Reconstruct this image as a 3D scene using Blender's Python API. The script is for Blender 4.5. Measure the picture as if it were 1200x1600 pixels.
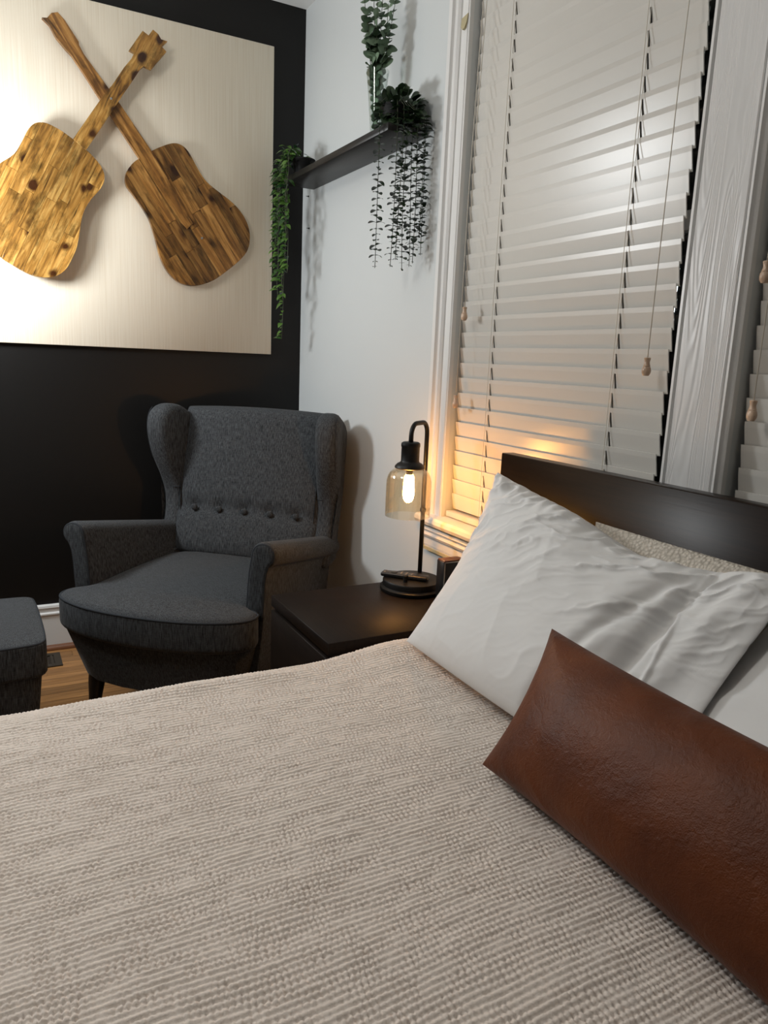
import bpy, bmesh, math, random
import numpy as np
from mathutils import Vector, Matrix, Euler

for o in list(bpy.data.objects):
    bpy.data.objects.remove(o, do_unlink=True)
SC = bpy.context.scene
COL = SC.collection
PI = math.pi

# ------------------------------------------------------------------ camera
cam_d = bpy.data.cameras.new('camera')
cam = bpy.data.objects.new('camera', cam_d)
COL.objects.link(cam)
R_ = Vector((0.88023, -0.47268, 0.04177))
F_ = Vector((0.47086, 0.85946, -0.19944))
R_ = (R_ - F_ * R_.dot(F_) / F_.dot(F_)).normalized()
F_.normalize()
U_ = R_.cross(F_)
M = Matrix((R_, U_, -F_)).transposed().to_4x4()
M.translation = Vector((-1.27, -3.165, 1.217))
cam.matrix_world = M
cam_d.sensor_fit = 'VERTICAL'
cam_d.sensor_height = 36.0
cam_d.lens = 36.0 * 1154.34 / 1600.0
cam_d.clip_start = 0.02
SC.camera = cam

# ------------------------------------------------------------------ world, lights, exposure
w = bpy.data.worlds.new('night'); SC.world = w; w.use_nodes = True
w.node_tree.nodes['Background'].inputs[0].default_value = (0.02, 0.025, 0.035, 1)
w.node_tree.nodes['Background'].inputs[1].default_value = 0.5

pl = bpy.data.lights.new('floor_lamp_light', 'POINT'); pl.energy = 68; pl.color = (0.95, 0.985, 1.0); pl.shadow_soft_size = 0.15
po = bpy.data.objects.new('floor_lamp_light', pl); COL.objects.link(po); po.location = (-1.55, -0.42, 1.60)
pl = bpy.data.lights.new('ceiling_fill_light', 'POINT'); pl.energy = 38; pl.color = (1.0, 0.95, 0.89); pl.shadow_soft_size = 0.16  # unseen fill light added under the ceiling to lift panel and bed
po = bpy.data.objects.new('ceiling_fill_light', pl); COL.objects.link(po); po.location = (-1.95, -1.75, 2.36)

SC.view_settings.view_transform = 'Standard'
SC.view_settings.look = 'None'
SC.view_settings.gamma = 1.0
SC.view_settings.use_curve_mapping = False
SC.view_settings.exposure = -0.40

# ------------------------------------------------------------------ helpers: objects
def mesh_obj(name, V, Fc, mat=None, parent=None, smooth=False):
    me = bpy.data.meshes.new(name)
    me.from_pydata([tuple(v) for v in V], [], [tuple(f) for f in Fc])
    me.update()
    return link(name, me, mat, parent, smooth)

def link(name, me, mat=None, parent=None, smooth=False, fix=True):
    if fix:
        bm = bmesh.new(); bm.from_mesh(me)
        bmesh.ops.recalc_face_normals(bm, faces=bm.faces); bm.to_mesh(me); bm.free()
    if smooth:
        me.polygons.foreach_set('use_smooth', [True] * len(me.polygons))
    if mat: me.materials.append(mat)
    o = bpy.data.objects.new(name, me); COL.objects.link(o)
    if parent: o.parent = parent
    return o

def thing(name, label, cat, loc=(0, 0, 0), rotz=0.0, group=None, kind=None):
    o = bpy.data.objects.new(name, None); COL.objects.link(o)
    o.empty_display_size = 0.05
    o.location = loc; o.rotation_euler = (0, 0, rotz)
    if kind: o['kind'] = kind
    if label: o['label'] = label
    if cat: o['category'] = cat
    if group: o['group'] = group
    return o

def tag(o, label=None, cat=None, group=None, kind=None):
    if label: o['label'] = label
    if cat: o['category'] = cat
    if group: o['group'] = group
    if kind: o['kind'] = kind
    return o

def inst(src, name, parent, mw):
    o = bpy.data.objects.new(name, src); COL.objects.link(o)
    o.parent = parent; o.matrix_local = mw
    return o

def autosmooth(o, ang=35):
    bm = bmesh.new(); bm.from_mesh(o.data)
    for f in bm.faces: f.smooth = True
    for e in bm.edges:
        if len(e.link_faces) == 2 and e.calc_face_angle(0) > math.radians(ang): e.smooth = False
    bm.to_mesh(o.data); bm.free()
    return o

# ------------------------------------------------------------------ helpers: shapes
def box_bm(bm, lo, hi, bev=0.0, seg=2):
    m = bmesh.new()
    bmesh.ops.create_cube(m, size=1.0)
    for v in m.verts:
        for i in range(3):
            v.co[i] = lo[i] + (v.co[i] + 0.5) * (hi[i] - lo[i])
    if bev > 0:
        bmesh.ops.bevel(m, geom=list(m.edges), offset=bev, segments=seg, affect='EDGES', profile=0.5)
    t = bpy.data.meshes.new('t'); m.to_mesh(t); m.free(); bm.from_mesh(t); bpy.data.meshes.remove(t)

def box(name, lo, hi, mat, parent=None, bev=0.0, seg=2):
    bm = bmesh.new(); box_bm(bm, lo, hi, bev, seg)
    me = bpy.data.meshes.new(name); bm.to_mesh(me); bm.free()
    o = link(name, me, mat, parent)
    if bev > 0: autosmooth(o, 50)
    return o

def boxes(name, L, mat, parent=None, bev=0.0):
    bm = bmesh.new()
    for lo, hi in L: box_bm(bm, lo, hi, bev)
    me = bpy.data.meshes.new(name); bm.to_mesh(me); bm.free()
    return link(name, me, mat, parent)

def loft(rings, caps=True, closed=True):
    V = []; Fc = []; n = len(rings[0])
    for r in rings: V += [tuple(p) for p in r]
    for i in range(len(rings) - 1):
        for j in range(n if closed else n - 1):
            k = (j + 1) % n
            Fc.append((i * n + j, i * n + k, (i + 1) * n + k, (i + 1) * n + j))
    if caps:
        Fc.append(tuple(range(n))[::-1]); Fc.append(tuple((len(rings) - 1) * n + j for j in range(n)))
    return V, Fc

def lathe(name, prof, mat, parent, loc=(0, 0, 0), n=32, caps=True, smooth=True):
    rings = [[(loc[0] + r * math.cos(2 * PI * k / n), loc[1] + r * math.sin(2 * PI * k / n), loc[2] + z) for k in range(n)] for r, z in prof]
    V, Fc = loft(rings, caps)
    o = mesh_obj(name, V, Fc, mat, parent)
    if smooth: autosmooth(o, 40)
    return o

def tube_data(P, r, n=8, closed=False):
    P = [Vector(p) for p in P]; rings = []; m = len(P)
    rad = r if isinstance(r, (list, tuple)) else [r] * m
    prev = None
    for i in range(m):
        a = P[(i - 1) % m] if (closed or i > 0) else P[i]
        b = P[(i + 1) % m] if (closed or i < m - 1) else P[i]
        t = (b - a).normalized()
        if prev is None:
            up = Vector((0, 0, 1)) if abs(t.z) < 0.9 else Vector((1, 0, 0))
            x = t.cross(up).normalized()
        else:
            x = (prev - t * prev.dot(t)).normalized()
        prev = x; y = t.cross(x)
        rings.append([P[i] + (x * math.cos(2 * PI * k / n) + y * math.sin(2 * PI * k / n)) * rad[i] for k in range(n)])
    if closed: rings.append(rings[0])
    return loft(rings, not closed)

def tube(name, P, r, mat, parent, n=8, closed=False):
    V, Fc = tube_data(P, r, n, closed)
    return mesh_obj(name, V, Fc, mat, parent, True)

def smooth_poly(P, it=1, closed=True):
    P = [Vector(p) for p in P]
    for _ in range(it):
        Q = []; m = len(P)
        for i in range(m if closed else m - 1):
            a, b = P[i], P[(i + 1) % m]
            Q += [a * 0.75 + b * 0.25, a * 0.25 + b * 0.75]
        if not closed: Q = [P[0]] + Q + [P[-1]]
        P = Q
    return P

def slab(outline, a0, a1, r, to3, seg=4, inner=(0.8, 0.55, 0.3, 0.1), dome=None):
    """Rounded slab: 2D outline swept from a0 to a1, edges rounded by r; to3(p, q, a) gives the 3D point."""
    O = [Vector((p[0], p[1])) for p in outline]; n = len(O)
    area2 = sum(O[i].x * O[(i + 1) % n].y - O[(i + 1) % n].x * O[i].y for i in range(n))
    sgn = 1 if area2 > 0 else -1
    N = []
    for i in range(n):
        t = (O[(i + 1) % n] - O[i - 1]).normalized()
        N.append(Vector((-t.y, t.x)) * sgn)
    c = sum(O, Vector((0, 0))) / n
    rings = []
    def ring(ins, a, sc=1.0, tp=0):
        R = []
        for i in range(n):
            p = O[i] + N[i] * ins
            p = c + (p - c) * sc
            aa = a
            if dome: aa += dome(p.x, p.y, tp)
            R.append(to3(p.x, p.y, aa))
        return R
    for sc in reversed(inner): rings.append(ring(r, a0, sc, -1))
    for k in range(seg + 1):
        th = PI / 2 * k / seg
        rings.append(ring(r * (1 - math.sin(th)), a0 + r * (1 - math.cos(th)), 1, -1))
    for k in range(seg + 1):
        th = PI / 2 * (1 - k / seg)
        rings.append(ring(r * (1 - math.sin(th)), a1 - r * (1 - math.cos(th)), 1, 1))
    for sc in inner: rings.append(ring(r, a1, sc, 1))
    return loft(rings, True)

# numpy value noise -------------------------------------------------
def vnoise(x, y, seed=0):
    rs = np.random.RandomState(seed); G = rs.rand(128, 128)
    xi = np.floor(x).astype(int); yi = np.floor(y).astype(int)
    fx = x - xi; fy = y - yi
    fx = fx * fx * (3 - 2 * fx); fy = fy * fy * (3 - 2 * fy)
    g = lambda a, b: G[a % 128, b % 128]
    return (g(xi, yi) * (1 - fx) + g(xi + 1, yi) * fx) * (1 - fy) + (g(xi, yi + 1) * (1 - fx) + g(xi + 1, yi + 1) * fx) * fy
def fbm(x, y, seed=0, octs=4):
    s = 0; a = 0.5
    for i in range(octs):
        s = s + a * (vnoise(x * 2 ** i, y * 2 ** i, seed + i) - 0.5); a *= 0.5
    return s

def grid_mesh(name, X, Y, Z, mat, parent=None, smooth=True):
    nu, nv = X.shape
    V = np.stack([X.ravel(), Y.ravel(), Z.ravel()], 1).astype(np.float32)
    I = np.arange(nu * nv).reshape(nu, nv)
    Q = np.stack([I[:-1, :-1], I[1:, :-1], I[1:, 1:], I[:-1, 1:]], -1).reshape(-1, 4)
    me = bpy.data.meshes.new(name)
    me.vertices.add(len(V)); me.vertices.foreach_set('co', V.ravel())
    me.loops.add(Q.size); me.loops.foreach_set('vertex_index', Q.ravel().astype(np.int32))
    me.polygons.add(len(Q)); me.polygons.foreach_set('loop_start', np.arange(0, Q.size, 4, dtype=np.int32))
    me.polygons.foreach_set('loop_total', np.full(len(Q), 4, dtype=np.int32))
    me.update(calc_edges=True); me.validate()
    return link(name, me, mat, parent, smooth, fix=False)

def pillow(name, TL, TR, BL, BR, T, mat, parent=None, nu=90, nv=60, p=2.4, pinch=0.05, disp=None, front=(-1, 0, 0.5), prof=None, mid=None):
    TL, TR, BL, BR = [np.array(q, float) for q in (TL, TR, BL, BR)]
    # clustered parameters so that the rim is round
    def par(n): 
        t = np.linspace(0, 1, n); return 0.5 - 0.5 * np.cos(PI * t)
    u = par(nu); v = par(nv); U, Vv = np.meshgrid(u, v, indexing='ij')
    a = 2 * U - 1; b = 2 * Vv - 1
    aa = a * (1 - pinch * (1 - b ** 2)); bb = b * (1 - pinch * (1 - a ** 2))
    U2 = (aa + 1) / 2; V2 = (bb + 1) / 2
    P = (BL * ((1 - U2) * (1 - V2))[..., None] + BR * (U2 * (1 - V2))[..., None] + TL * ((1 - U2) * V2)[..., None] + TR * (U2 * V2)[..., None])
    if mid is not None: P = P + mid(U2, V2)
    n = np.cross(TR - TL + BR - BL, TL - BL + TR - BR); n /= np.linalg.norm(n)
    if n @ np.array(front) < 0: n = -n
    h = T / 2 * np.sqrt(np.clip(1 - np.abs(a) ** p, 0, 1)) * np.sqrt(np.clip(1 - np.abs(b) ** p, 0, 1))
    if prof is not None: h = h * prof(U2, V2)
    A = P + n * h[..., None]; B = P - n * h[..., None] * 0.8
    if disp is not None:
        d = disp(U2, V2); edge = np.clip((1 - np.abs(a)) * 12, 0, 1) * np.clip((1 - np.abs(b)) * 12, 0, 1)
        A = A + n * (d * (0.15 + 0.85 * edge))[..., None]
    Va = A.reshape(-1, 3); Vb = B.reshape(-1, 3); N0 = len(Va)
    I = np.arange(N0).reshape(nu, nv)
    Q = np.stack([I[:-1, :-1], I[1:, :-1], I[1:, 1:], I[:-1, 1:]], -1).reshape(-1, 4)
    Q2 = Q[:, ::-1] + N0
    me = bpy.data.meshes.new(name)
    me.from_pydata(np.vstack([Va, Vb]).tolist(), [], np.vstack([Q, Q2]).tolist())
    bm = bmesh.new(); bm.from_mesh(me)
    bmesh.ops.remove_doubles(bm, verts=bm.verts, dist=0.0004)
    bm.to_mesh(me); bm.free()
    return link(name, me, mat, parent, True)

# ------------------------------------------------------------------ helpers: materials
def new_mat(name):
    m = bpy.data.materials.new(name); m.use_nodes = True
    nt = m.node_tree; b = nt.nodes['Principled BSDF']
    return m, nt, b
def N(nt, t, **kw):
    n = nt.nodes.new(t)
    for k, v in kw.items():
        if k in n.inputs.keys(): n.inputs[k].default_value = v
        else: setattr(n, k, v)
    return n
def ramp(nt, stops):
    r = nt.nodes.new('ShaderNodeValToRGB'); e = r.color_ramp.elements
    while len(e) < len(stops): e.new(0.5)
    for i, (p, c) in enumerate(stops):
        e[i].position = p; e[i].color = (*c, 1)
    return r
def mapped(nt, scale=(1, 1, 1), rot=(0, 0, 0), coord='Object', rnd=False):
    tc = N(nt, 'ShaderNodeTexCoord'); mp = N(nt, 'ShaderNodeMapping')
    mp.inputs['Scale'].default_value = scale; mp.inputs['Rotation'].default_value = rot
    src = tc.outputs[coord]
    if rnd:
        oi = N(nt, 'ShaderNodeObjectInfo'); ml = N(nt, 'ShaderNodeMath', operation='MULTIPLY'); ml.inputs[1].default_value = 37.0
        nt.links.new(oi.outputs['Random'], ml.inputs[0])
        ad = N(nt, 'ShaderNodeVectorMath', operation='ADD')
        nt.links.new(src, ad.inputs[0]); nt.links.new(ml.outputs[0], ad.inputs[1]); src = ad.outputs[0]
    nt.links.new(src, mp.inputs['Vector'])
    return mp.outputs[0]
def bump(nt, b, h, strength=0.3, dist=0.002, prev=None):
    n = N(nt, 'ShaderNodeBump'); n.inputs['Strength'].default_value = strength; n.inputs['Distance'].default_value = dist
    nt.links.new(h, n.inputs['Height'])
    if prev: nt.links.new(prev, n.inputs['Normal'])
    nt.links.new(n.outputs[0], b.inputs['Normal'])
    return n.outputs[0]
def plain(name, col, rough=0.5, spec=0.5, metal=0.0, noise=0.0, nscale=30, bmp=0.0):
    m, nt, b = new_mat(name)
    b.inputs['Roughness'].default_value = rough; b.inputs['Specular IOR Level'].default_value = spec; b.inputs['Metallic'].default_value = metal
    if noise > 0 or bmp > 0:
        v = mapped(nt); n = N(nt, 'ShaderNodeTexNoise', Scale=nscale, Detail=5.0); nt.links.new(v, n.inputs['Vector'])
        r = ramp(nt, [(0.3, tuple(c * (1 - noise) for c in col)), (0.7, tuple(min(1, c * (1 + noise)) for c in col))])
        nt.links.new(n.outputs['Fac'], r.inputs[0]); nt.links.new(r.outputs[0], b.inputs['Base Color'])
        if bmp > 0: bump(nt, b, n.outputs['Fac'], bmp, 0.002)
    else:
        b.inputs['Base Color'].default_value = (*col, 1)
    return m

def wood(name, dark, light, scale=(60, 60, 2.5), rough=0.35, spec=0.5, detail=6, bmp=0.1, knots=False, rot=(0, 0, 0), var=0.25, mid=None):
    m, nt, b = new_mat(name)
    v = mapped(nt, scale, rot, rnd=True)
    n = N(nt, 'ShaderNodeTexNoise', Scale=1.0, Detail=float(detail), Roughness=0.6, Distortion=0.8); nt.links.new(v, n.inputs['Vector'])
    st = [(0.3, dark), (0.68, light)] if mid is None else [(0.28, dark), (0.48, mid), (0.72, light)]
    r = ramp(nt, st); nt.links.new(n.outputs['Fac'], r.inputs[0])
    col = r.outputs[0]
    if knots:
        v2 = mapped(nt, (scale[0] * 0.24, scale[1] * 0.24, scale[2] * 1.9), rot, rnd=True)
        vo = N(nt, 'ShaderNodeTexVoronoi', Scale=1.0); vo.inputs['Randomness'].default_value = 1.0; nt.links.new(v2, vo.inputs['Vector'])
        n2 = N(nt, 'ShaderNodeTexNoise', Scale=1.2, Detail=3.0); nt.links.new(v2, n2.inputs['Vector'])
        ad = N(nt, 'ShaderNodeMath', operation='MULTIPLY_ADD'); ad.inputs[1].default_value = 0.55; nt.links.new(n2.outputs['Fac'], ad.inputs[0]); nt.links.new(vo.outputs['Distance'], ad.inputs[2])
        kr = ramp(nt, [(0.40, (0, 0, 0)), (0.56, (1, 1, 1))]); nt.links.new(ad.outputs[0], kr.inputs[0])
        mk = N(nt, 'ShaderNodeMix', data_type='RGBA'); nt.links.new(kr.outputs[0], mk.inputs['Factor'])
        mk.inputs['A'].default_value = (dark[0] * 0.9, dark[1] * 0.7, dark[2] * 0.6, 1); nt.links.new(col, mk.inputs['B']); col = mk.outputs['Result']
    if knots:
        v3 = mapped(nt, (scale[0] * 3.2, scale[1] * 3.2, scale[2] * 1.3), rot, rnd=True)
        n3 = N(nt, 'ShaderNodeTexNoise', Scale=1.0, Detail=3.0); nt.links.new(v3, n3.inputs['Vector'])
        cr = ramp(nt, [(0.27, (0, 0, 0)), (0.36, (1, 1, 1))]); nt.links.new(n3.outputs['Fac'], cr.inputs[0])
        v4 = mapped(nt, (scale[0] * 0.35, scale[1] * 0.35, scale[2] * 1.6), rot, rnd=True)
        n4 = N(nt, 'ShaderNodeTexNoise', Scale=1.0, Detail=6.0, Roughness=0.7); nt.links.new(v4, n4.inputs['Vector'])
        c4 = ramp(nt, [(0.36, (0.30, 0.30, 0.26)), (0.52, (1, 1, 1))]); nt.links.new(n4.outputs['Fac'], c4.inputs[0])
        for fac in (cr, c4):
            mm = N(nt, 'ShaderNodeMix', data_type='RGBA', blend_type='MULTIPLY'); mm.inputs['Factor'].default_value = 0.85
            nt.links.new(col, mm.inputs['A']); nt.links.new(fac.outputs[0], mm.inputs['B']); col = mm.outputs['Result']
    oi = N(nt, 'ShaderNodeObjectInfo'); mr = N(nt, 'ShaderNodeMapRange'); mr.inputs['To Min'].default_value = 1 - var; mr.inputs['To Max'].default_value = 1 + var
    nt.links.new(oi.outputs['Random'], mr.inputs['Value'])
    hs = N(nt, 'ShaderNodeHueSaturation'); nt.links.new(mr.outputs[0], hs.inputs['Value']); nt.links.new(col, hs.inputs['Color'])
    nt.links.new(hs.outputs[0], b.inputs['Base Color'])
    b.inputs['Roughness'].default_value = rough; b.inputs['Specular IOR Level'].default_value = spec
    if bmp: bump(nt, b, n.outputs['Fac'], bmp, 0.0015)
    return m

def fabric(name, c1, c2, scale=900, rough=0.9, sheen=0.25, bmp=0.25):
    m, nt, b = new_mat(name)
    h = []
    for sc in ((scale, scale * 0.45, scale * 0.07), (scale * 0.10, scale * 0.6, scale)):
        v = mapped(nt, sc); n = N(nt, 'ShaderNodeTexNoise', Scale=1.0, Detail=2.0); nt.links.new(v, n.inputs['Vector']); h.append(n.outputs['Fac'])
    ad = N(nt, 'ShaderNodeMath', operation='ADD'); w_ = [N(nt, 'ShaderNodeMath', operation='MULTIPLY') for _ in h]
    for q_, h_, k_ in zip(w_, h, (1.5, 0.5)): q_.inputs[1].default_value = k_; nt.links.new(h_, q_.inputs[0])
    nt.links.new(w_[0].outputs[0], ad.inputs[0]); nt.links.new(w_[1].outputs[0], ad.inputs[1])
    hl = N(nt, 'ShaderNodeMath', operation='MULTIPLY'); hl.inputs[1].default_value = 0.5; nt.links.new(ad.outputs[0], hl.inputs[0])
    r = ramp(nt, [(0.36, c1), (0.64, c2)]); nt.links.new(hl.outputs[0], r.inputs[0]); nt.links.new(r.outputs[0], b.inputs['Base Color'])
    b.inputs['Roughness'].default_value = rough; b.inputs['Specular IOR Level'].default_value = 0.2
    b.inputs['Sheen Weight'].default_value = sheen; b.inputs['Sheen Roughness'].default_value = 0.4
    bump(nt, b, hl.outputs[0], bmp, 0.001)
    return m

def paint(name, col, rough=0.5, bscale=120, bstr=0.08, spec=0.4):
    m, nt, b = new_mat(name)
    b.inputs['Base Color'].default_value = (*col, 1); b.inputs['Roughness'].default_value = rough; b.inputs['Specular IOR Level'].default_value = spec
    v = mapped(nt); n = N(nt, 'ShaderNodeTexNoise', Scale=float(bscale), Detail=3.0); nt.links.new(v, n.inputs['Vector'])
    bump(nt, b, n.outputs['Fac'], bstr, 0.002)
    return m

def thin_glass(name, tint, gloss=0.12, rough=0.02):
    m, nt, b = new_mat(name); nt.nodes.remove(b)
    tr = N(nt, 'ShaderNodeBsdfTransparent'); tr.inputs['Color'].default_value = (*tint, 1)
    gl = N(nt, 'ShaderNodeBsdfGlossy'); gl.inputs['Roughness'].default_value = rough
    lw = N(nt, 'ShaderNodeLayerWeight', Blend=0.25)
    mr = N(nt, 'ShaderNodeMapRange'); mr.inputs['To Min'].default_value = gloss * 0.35; mr.inputs['To Max'].default_value = min(1, gloss * 5)
    nt.links.new(lw.outputs['Facing'], mr.inputs['Value'])
    mx = N(nt, 'ShaderNodeMixShader'); nt.links.new(mr.outputs[0], mx.inputs['Fac']); nt.links.new(tr.outputs[0], mx.inputs[1]); nt.links.new(gl.outputs[0], mx.inputs[2])
    nt.links.new(mx.outputs[0], nt.nodes['Material Output'].inputs['Surface'])
    return m

def leafmat(name, c1, c2, rough=0.4):
    m, nt, b = new_mat(name)
    oi = N(nt, 'ShaderNodeObjectInfo'); r = ramp(nt, [(0.0, c1), (1.0, c2)]); nt.links.new(oi.outputs['Random'], r.inputs[0])
    nt.links.new(r.outputs[0], b.inputs['Base Color']); b.inputs['Roughness'].default_value = rough
    b.inputs['Specular IOR Level'].default_value = 0.45
    return m

M_white_wall = paint('white_wall_paint', (0.62, 0.65, 0.655), 0.55, 60, 0.10)
M_black_wall = paint('black_wall_paint', (0.0050, 0.0046, 0.0043), 0.45, 90, 0.10, 0.30)
M_ceiling = paint('ceiling_paint', (0.75, 0.75, 0.73), 0.7, 40, 0.2)
M_trim = paint('white_trim_gloss', (0.74, 0.74, 0.73), 0.32, 70, 0.05, 0.5)
M_blind = plain('blind_slat', (0.61, 0.592, 0.55), 0.29, 0.5)
M_cord = plain('blind_cord', (0.62, 0.58, 0.50), 0.8)
M_knob = wood('knob_wood', (0.42, 0.28, 0.18), (0.62, 0.46, 0.34), (80, 80, 20), 0.3)
M_darkwood = wood('black_brown_wood', (0.0075, 0.0038, 0.0020), (0.017, 0.0085, 0.0042), (140, 5, 140), 0.30, 0.12, 6, 0.06, var=0.0)
M_darkwood_x = wood('black_brown_wood_cross', (0.0045, 0.003, 0.0024), (0.010, 0.0068, 0.005), (140, 6, 140), 0.5, 0.15, 6, 0.08, var=0.0)
M_night = wood('black_brown_nightstand', (0.0055, 0.0036, 0.0026), (0.014, 0.0085, 0.0058), (140, 5, 140), 0.5, 0.16, 6, 0.06, var=0.0)
M_shelf = wood('shelf_black', (0.011, 0.010, 0.0095), (0.020, 0.018, 0.017), (90, 4, 90), 0.4, 0.35, 5, 0.04, var=0.0)
M_floor = wood('oak_floor', (0.17, 0.075, 0.022), (0.40, 0.20, 0.070), (4, 60, 60), 0.32, 0.5, 6, 0.06, var=0.25)
M_floor_base = wood('oak_floor_base', (0.15, 0.07, 0.02), (0.33, 0.17, 0.06), (3, 18, 18), 0.4, 0.4, 6, 0.06, var=0.0)
M_vent_shade = plain('vent_shade', (0.02, 0.012, 0.006), 0.8)
M_guitar = wood('reclaimed_pine', (0.055, 0.022, 0.006), (0.66, 0.40, 0.12), (62, 62, 6.0), 0.28, 0.5, 12, 0.4, knots=True, var=0.30, mid=(0.36, 0.175, 0.036))
M_guitar_r = wood('reclaimed_pine_brown', (0.035, 0.014, 0.005), (0.42, 0.225, 0.065), (62, 62, 5.0), 0.31, 0.5, 12, 0.4, knots=True, var=0.38, mid=(0.21, 0.092, 0.020))
M_guitar_edge = wood('pine_edge', (0.10, 0.04, 0.015), (0.28, 0.14, 0.05), (50, 50, 4), 0.5, var=0.1)
M_metal = plain('steel_screw', (0.6, 0.6, 0.58), 0.3, 0.5, 1.0)
M_fabric = fabric('grey_linen_upholstery', (0.015, 0.017, 0.0190), (0.075, 0.081, 0.088), 560, 0.9, 0.05)
M_fabric_p = plain('grey_linen_piping', (0.030, 0.034, 0.040), 0.9, 0.2)
M_leg = plain('dark_stained_leg', (0.010, 0.008, 0.007), 0.4, 0.5, noise=0.2)
M_black_metal = plain('matte_black_metal', (0.006, 0.0055, 0.005), 0.45, 0.3)
M_plastic = plain('black_plastic', (0.012, 0.012, 0.013), 0.35, 0.5)
M_button = plain('remote_button', (0.18, 0.17, 0.17), 0.5)
M_pot = plain('black_pot', (0.004, 0.004, 0.004), 0.6, 0.2, noise=0.2)
M_silver = plain('silver_trim', (0.55, 0.54, 0.52), 0.3, 0.5, 1.0)
M_redwood = wood('reddish_wood', (0.035, 0.010, 0.006), (0.11, 0.034, 0.018), (120, 6, 120), 0.35, var=0.0)
M_screen = plain('dark_screen', (0.012, 0.011, 0.011), 0.25, 0.5)
M_tape = plain('masking_tape', (0.46, 0.40, 0.24), 0.6, noise=0.1)
M_register = plain('bronze_register', (0.055, 0.045, 0.032), 0.4, 0.5, 0.5)
M_shoe = wood('oak_shoe_moulding', (0.10, 0.035, 0.012), (0.22, 0.085, 0.035), (4, 60, 60), 0.4, var=0.0)
M_stem = plain('plant_stem', (0.05, 0.06, 0.03), 0.6)
M_euc = leafmat('eucalyptus_leaf', (0.055, 0.10, 0.055), (0.19, 0.27, 0.18), 0.55)
M_trail = leafmat('dark_trailing_leaf', (0.008, 0.022, 0.008), (0.030, 0.060, 0.022), 0.45)
M_vine = leafmat('glossy_vine_leaf', (0.008, 0.040, 0.014), (0.105, 0.21, 0.040), 0.25)
M_vase = thin_glass('clear_glass', (0.93, 0.96, 0.95), 0.09)
M_shade = thin_glass('amber_glass', (0.99, 0.96, 0.88), 0.12)
M_pane = thin_glass('window_glass', (0.85, 0.88, 0.88), 0.15)

m, nt, b = new_mat('cream_grasscloth_panel')
v = mapped(nt, (300, 300, 3)); n = N(nt, 'ShaderNodeTexNoise', Scale=1.0, Detail=3.0); nt.links.new(v, n.inputs['Vector'])
r = ramp(nt, [(0.3, (0.78, 0.69, 0.545)), (0.7, (0.88, 0.81, 0.68))]); nt.links.new(n.outputs['Fac'], r.inputs[0]); nt.links.new(r.outputs[0], b.inputs['Base Color'])
b.inputs['Roughness'].default_value = 0.42; b.inputs['Specular IOR Level'].default_value = 0.4
bump(nt, b, n.outputs['Fac'], 0.15, 0.001); M_panel = m

m, nt, b = new_mat('white_painted_grain')
v = mapped(nt, (17, 17, 1.0)); n = N(nt, 'ShaderNodeTexNoise', Scale=1.0, Detail=1.5, Distortion=0.9); nt.links.new(v, n.inputs['Vector'])
wv = N(nt, 'ShaderNodeMath', operation='MULTIPLY'); wv.inputs[1].default_value = 190.0; nt.links.new(n.outputs['Fac'], wv.inputs[0])
sn = N(nt, 'ShaderNodeMath', operation='SINE'); nt.links.new(wv.outputs[0], sn.inputs[0])
b.inputs['Base Color'].default_value = (0.62, 0.62, 0.615, 1); b.inputs['Roughness'].default_value = 0.36
bump(nt, b, sn.outputs[0], 0.28, 0.0012); M_grain = m

m, nt, b = new_mat('white_cotton')
v = mapped(nt); n = N(nt, 'ShaderNodeTexNoise', Scale=900.0, Detail=2.0); nt.links.new(v, n.inputs['Vector'])
b.inputs['Base Color'].default_value = (0.74, 0.74, 0.735, 1); b.inputs['Roughness'].default_value = 0.75; b.inputs['Specular IOR Level'].default_value = 0.25
b.inputs['Sheen Weight'].default_value = 0.1
bump(nt, b, n.outputs['Fac'], 0.06, 0.0008); M_cotton = m

m, nt, b = new_mat('cream_knit')
v = mapped(nt); vo = N(nt, 'ShaderNodeTexVoronoi', Scale=150.0); nt.links.new(v, vo.inputs['Vector'])
r = ramp(nt, [(0.1, (0.66, 0.61, 0.54)), (0.8, (0.46, 0.42, 0.36))]); nt.links.new(vo.outputs['Distance'], r.inputs[0]); nt.links.new(r.outputs[0], b.inputs['Base Color'])
b.inputs['Roughness'].default_value = 0.9; b.inputs['Specular IOR Level'].default_value = 0.15
nb = N(nt, 'ShaderNodeBump'); nb.invert = True; nb.inputs['Strength'].default_value = 0.8; nb.inputs['Distance'].default_value = 0.004
nt.links.new(vo.outputs['Distance'], nb.inputs['Height']); nt.links.new(nb.outputs[0], b.inputs['Normal']); M_knit = m

m, nt, b = new_mat('cream_bedspread')
v = mapped(nt); n = N(nt, 'ShaderNodeTexNoise', Scale=420.0, Detail=2.0); nt.links.new(v, n.inputs['Vector'])
r = ramp(nt, [(0.3, (0.66, 0.59, 0.53)), (0.7, (0.78, 0.705, 0.64))]); nt.links.new(n.outputs['Fac'], r.inputs[0]); nt.links.new(r.outputs[0], b.inputs['Base Color'])
b.inputs['Roughness'].default_value = 0.92; b.inputs['Specular IOR Level'].default_value = 0.12; b.inputs['Sheen Weight'].default_value = 0.1
bump(nt, b, n.outputs['Fac'], 0.35, 0.001); M_spread = m

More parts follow.
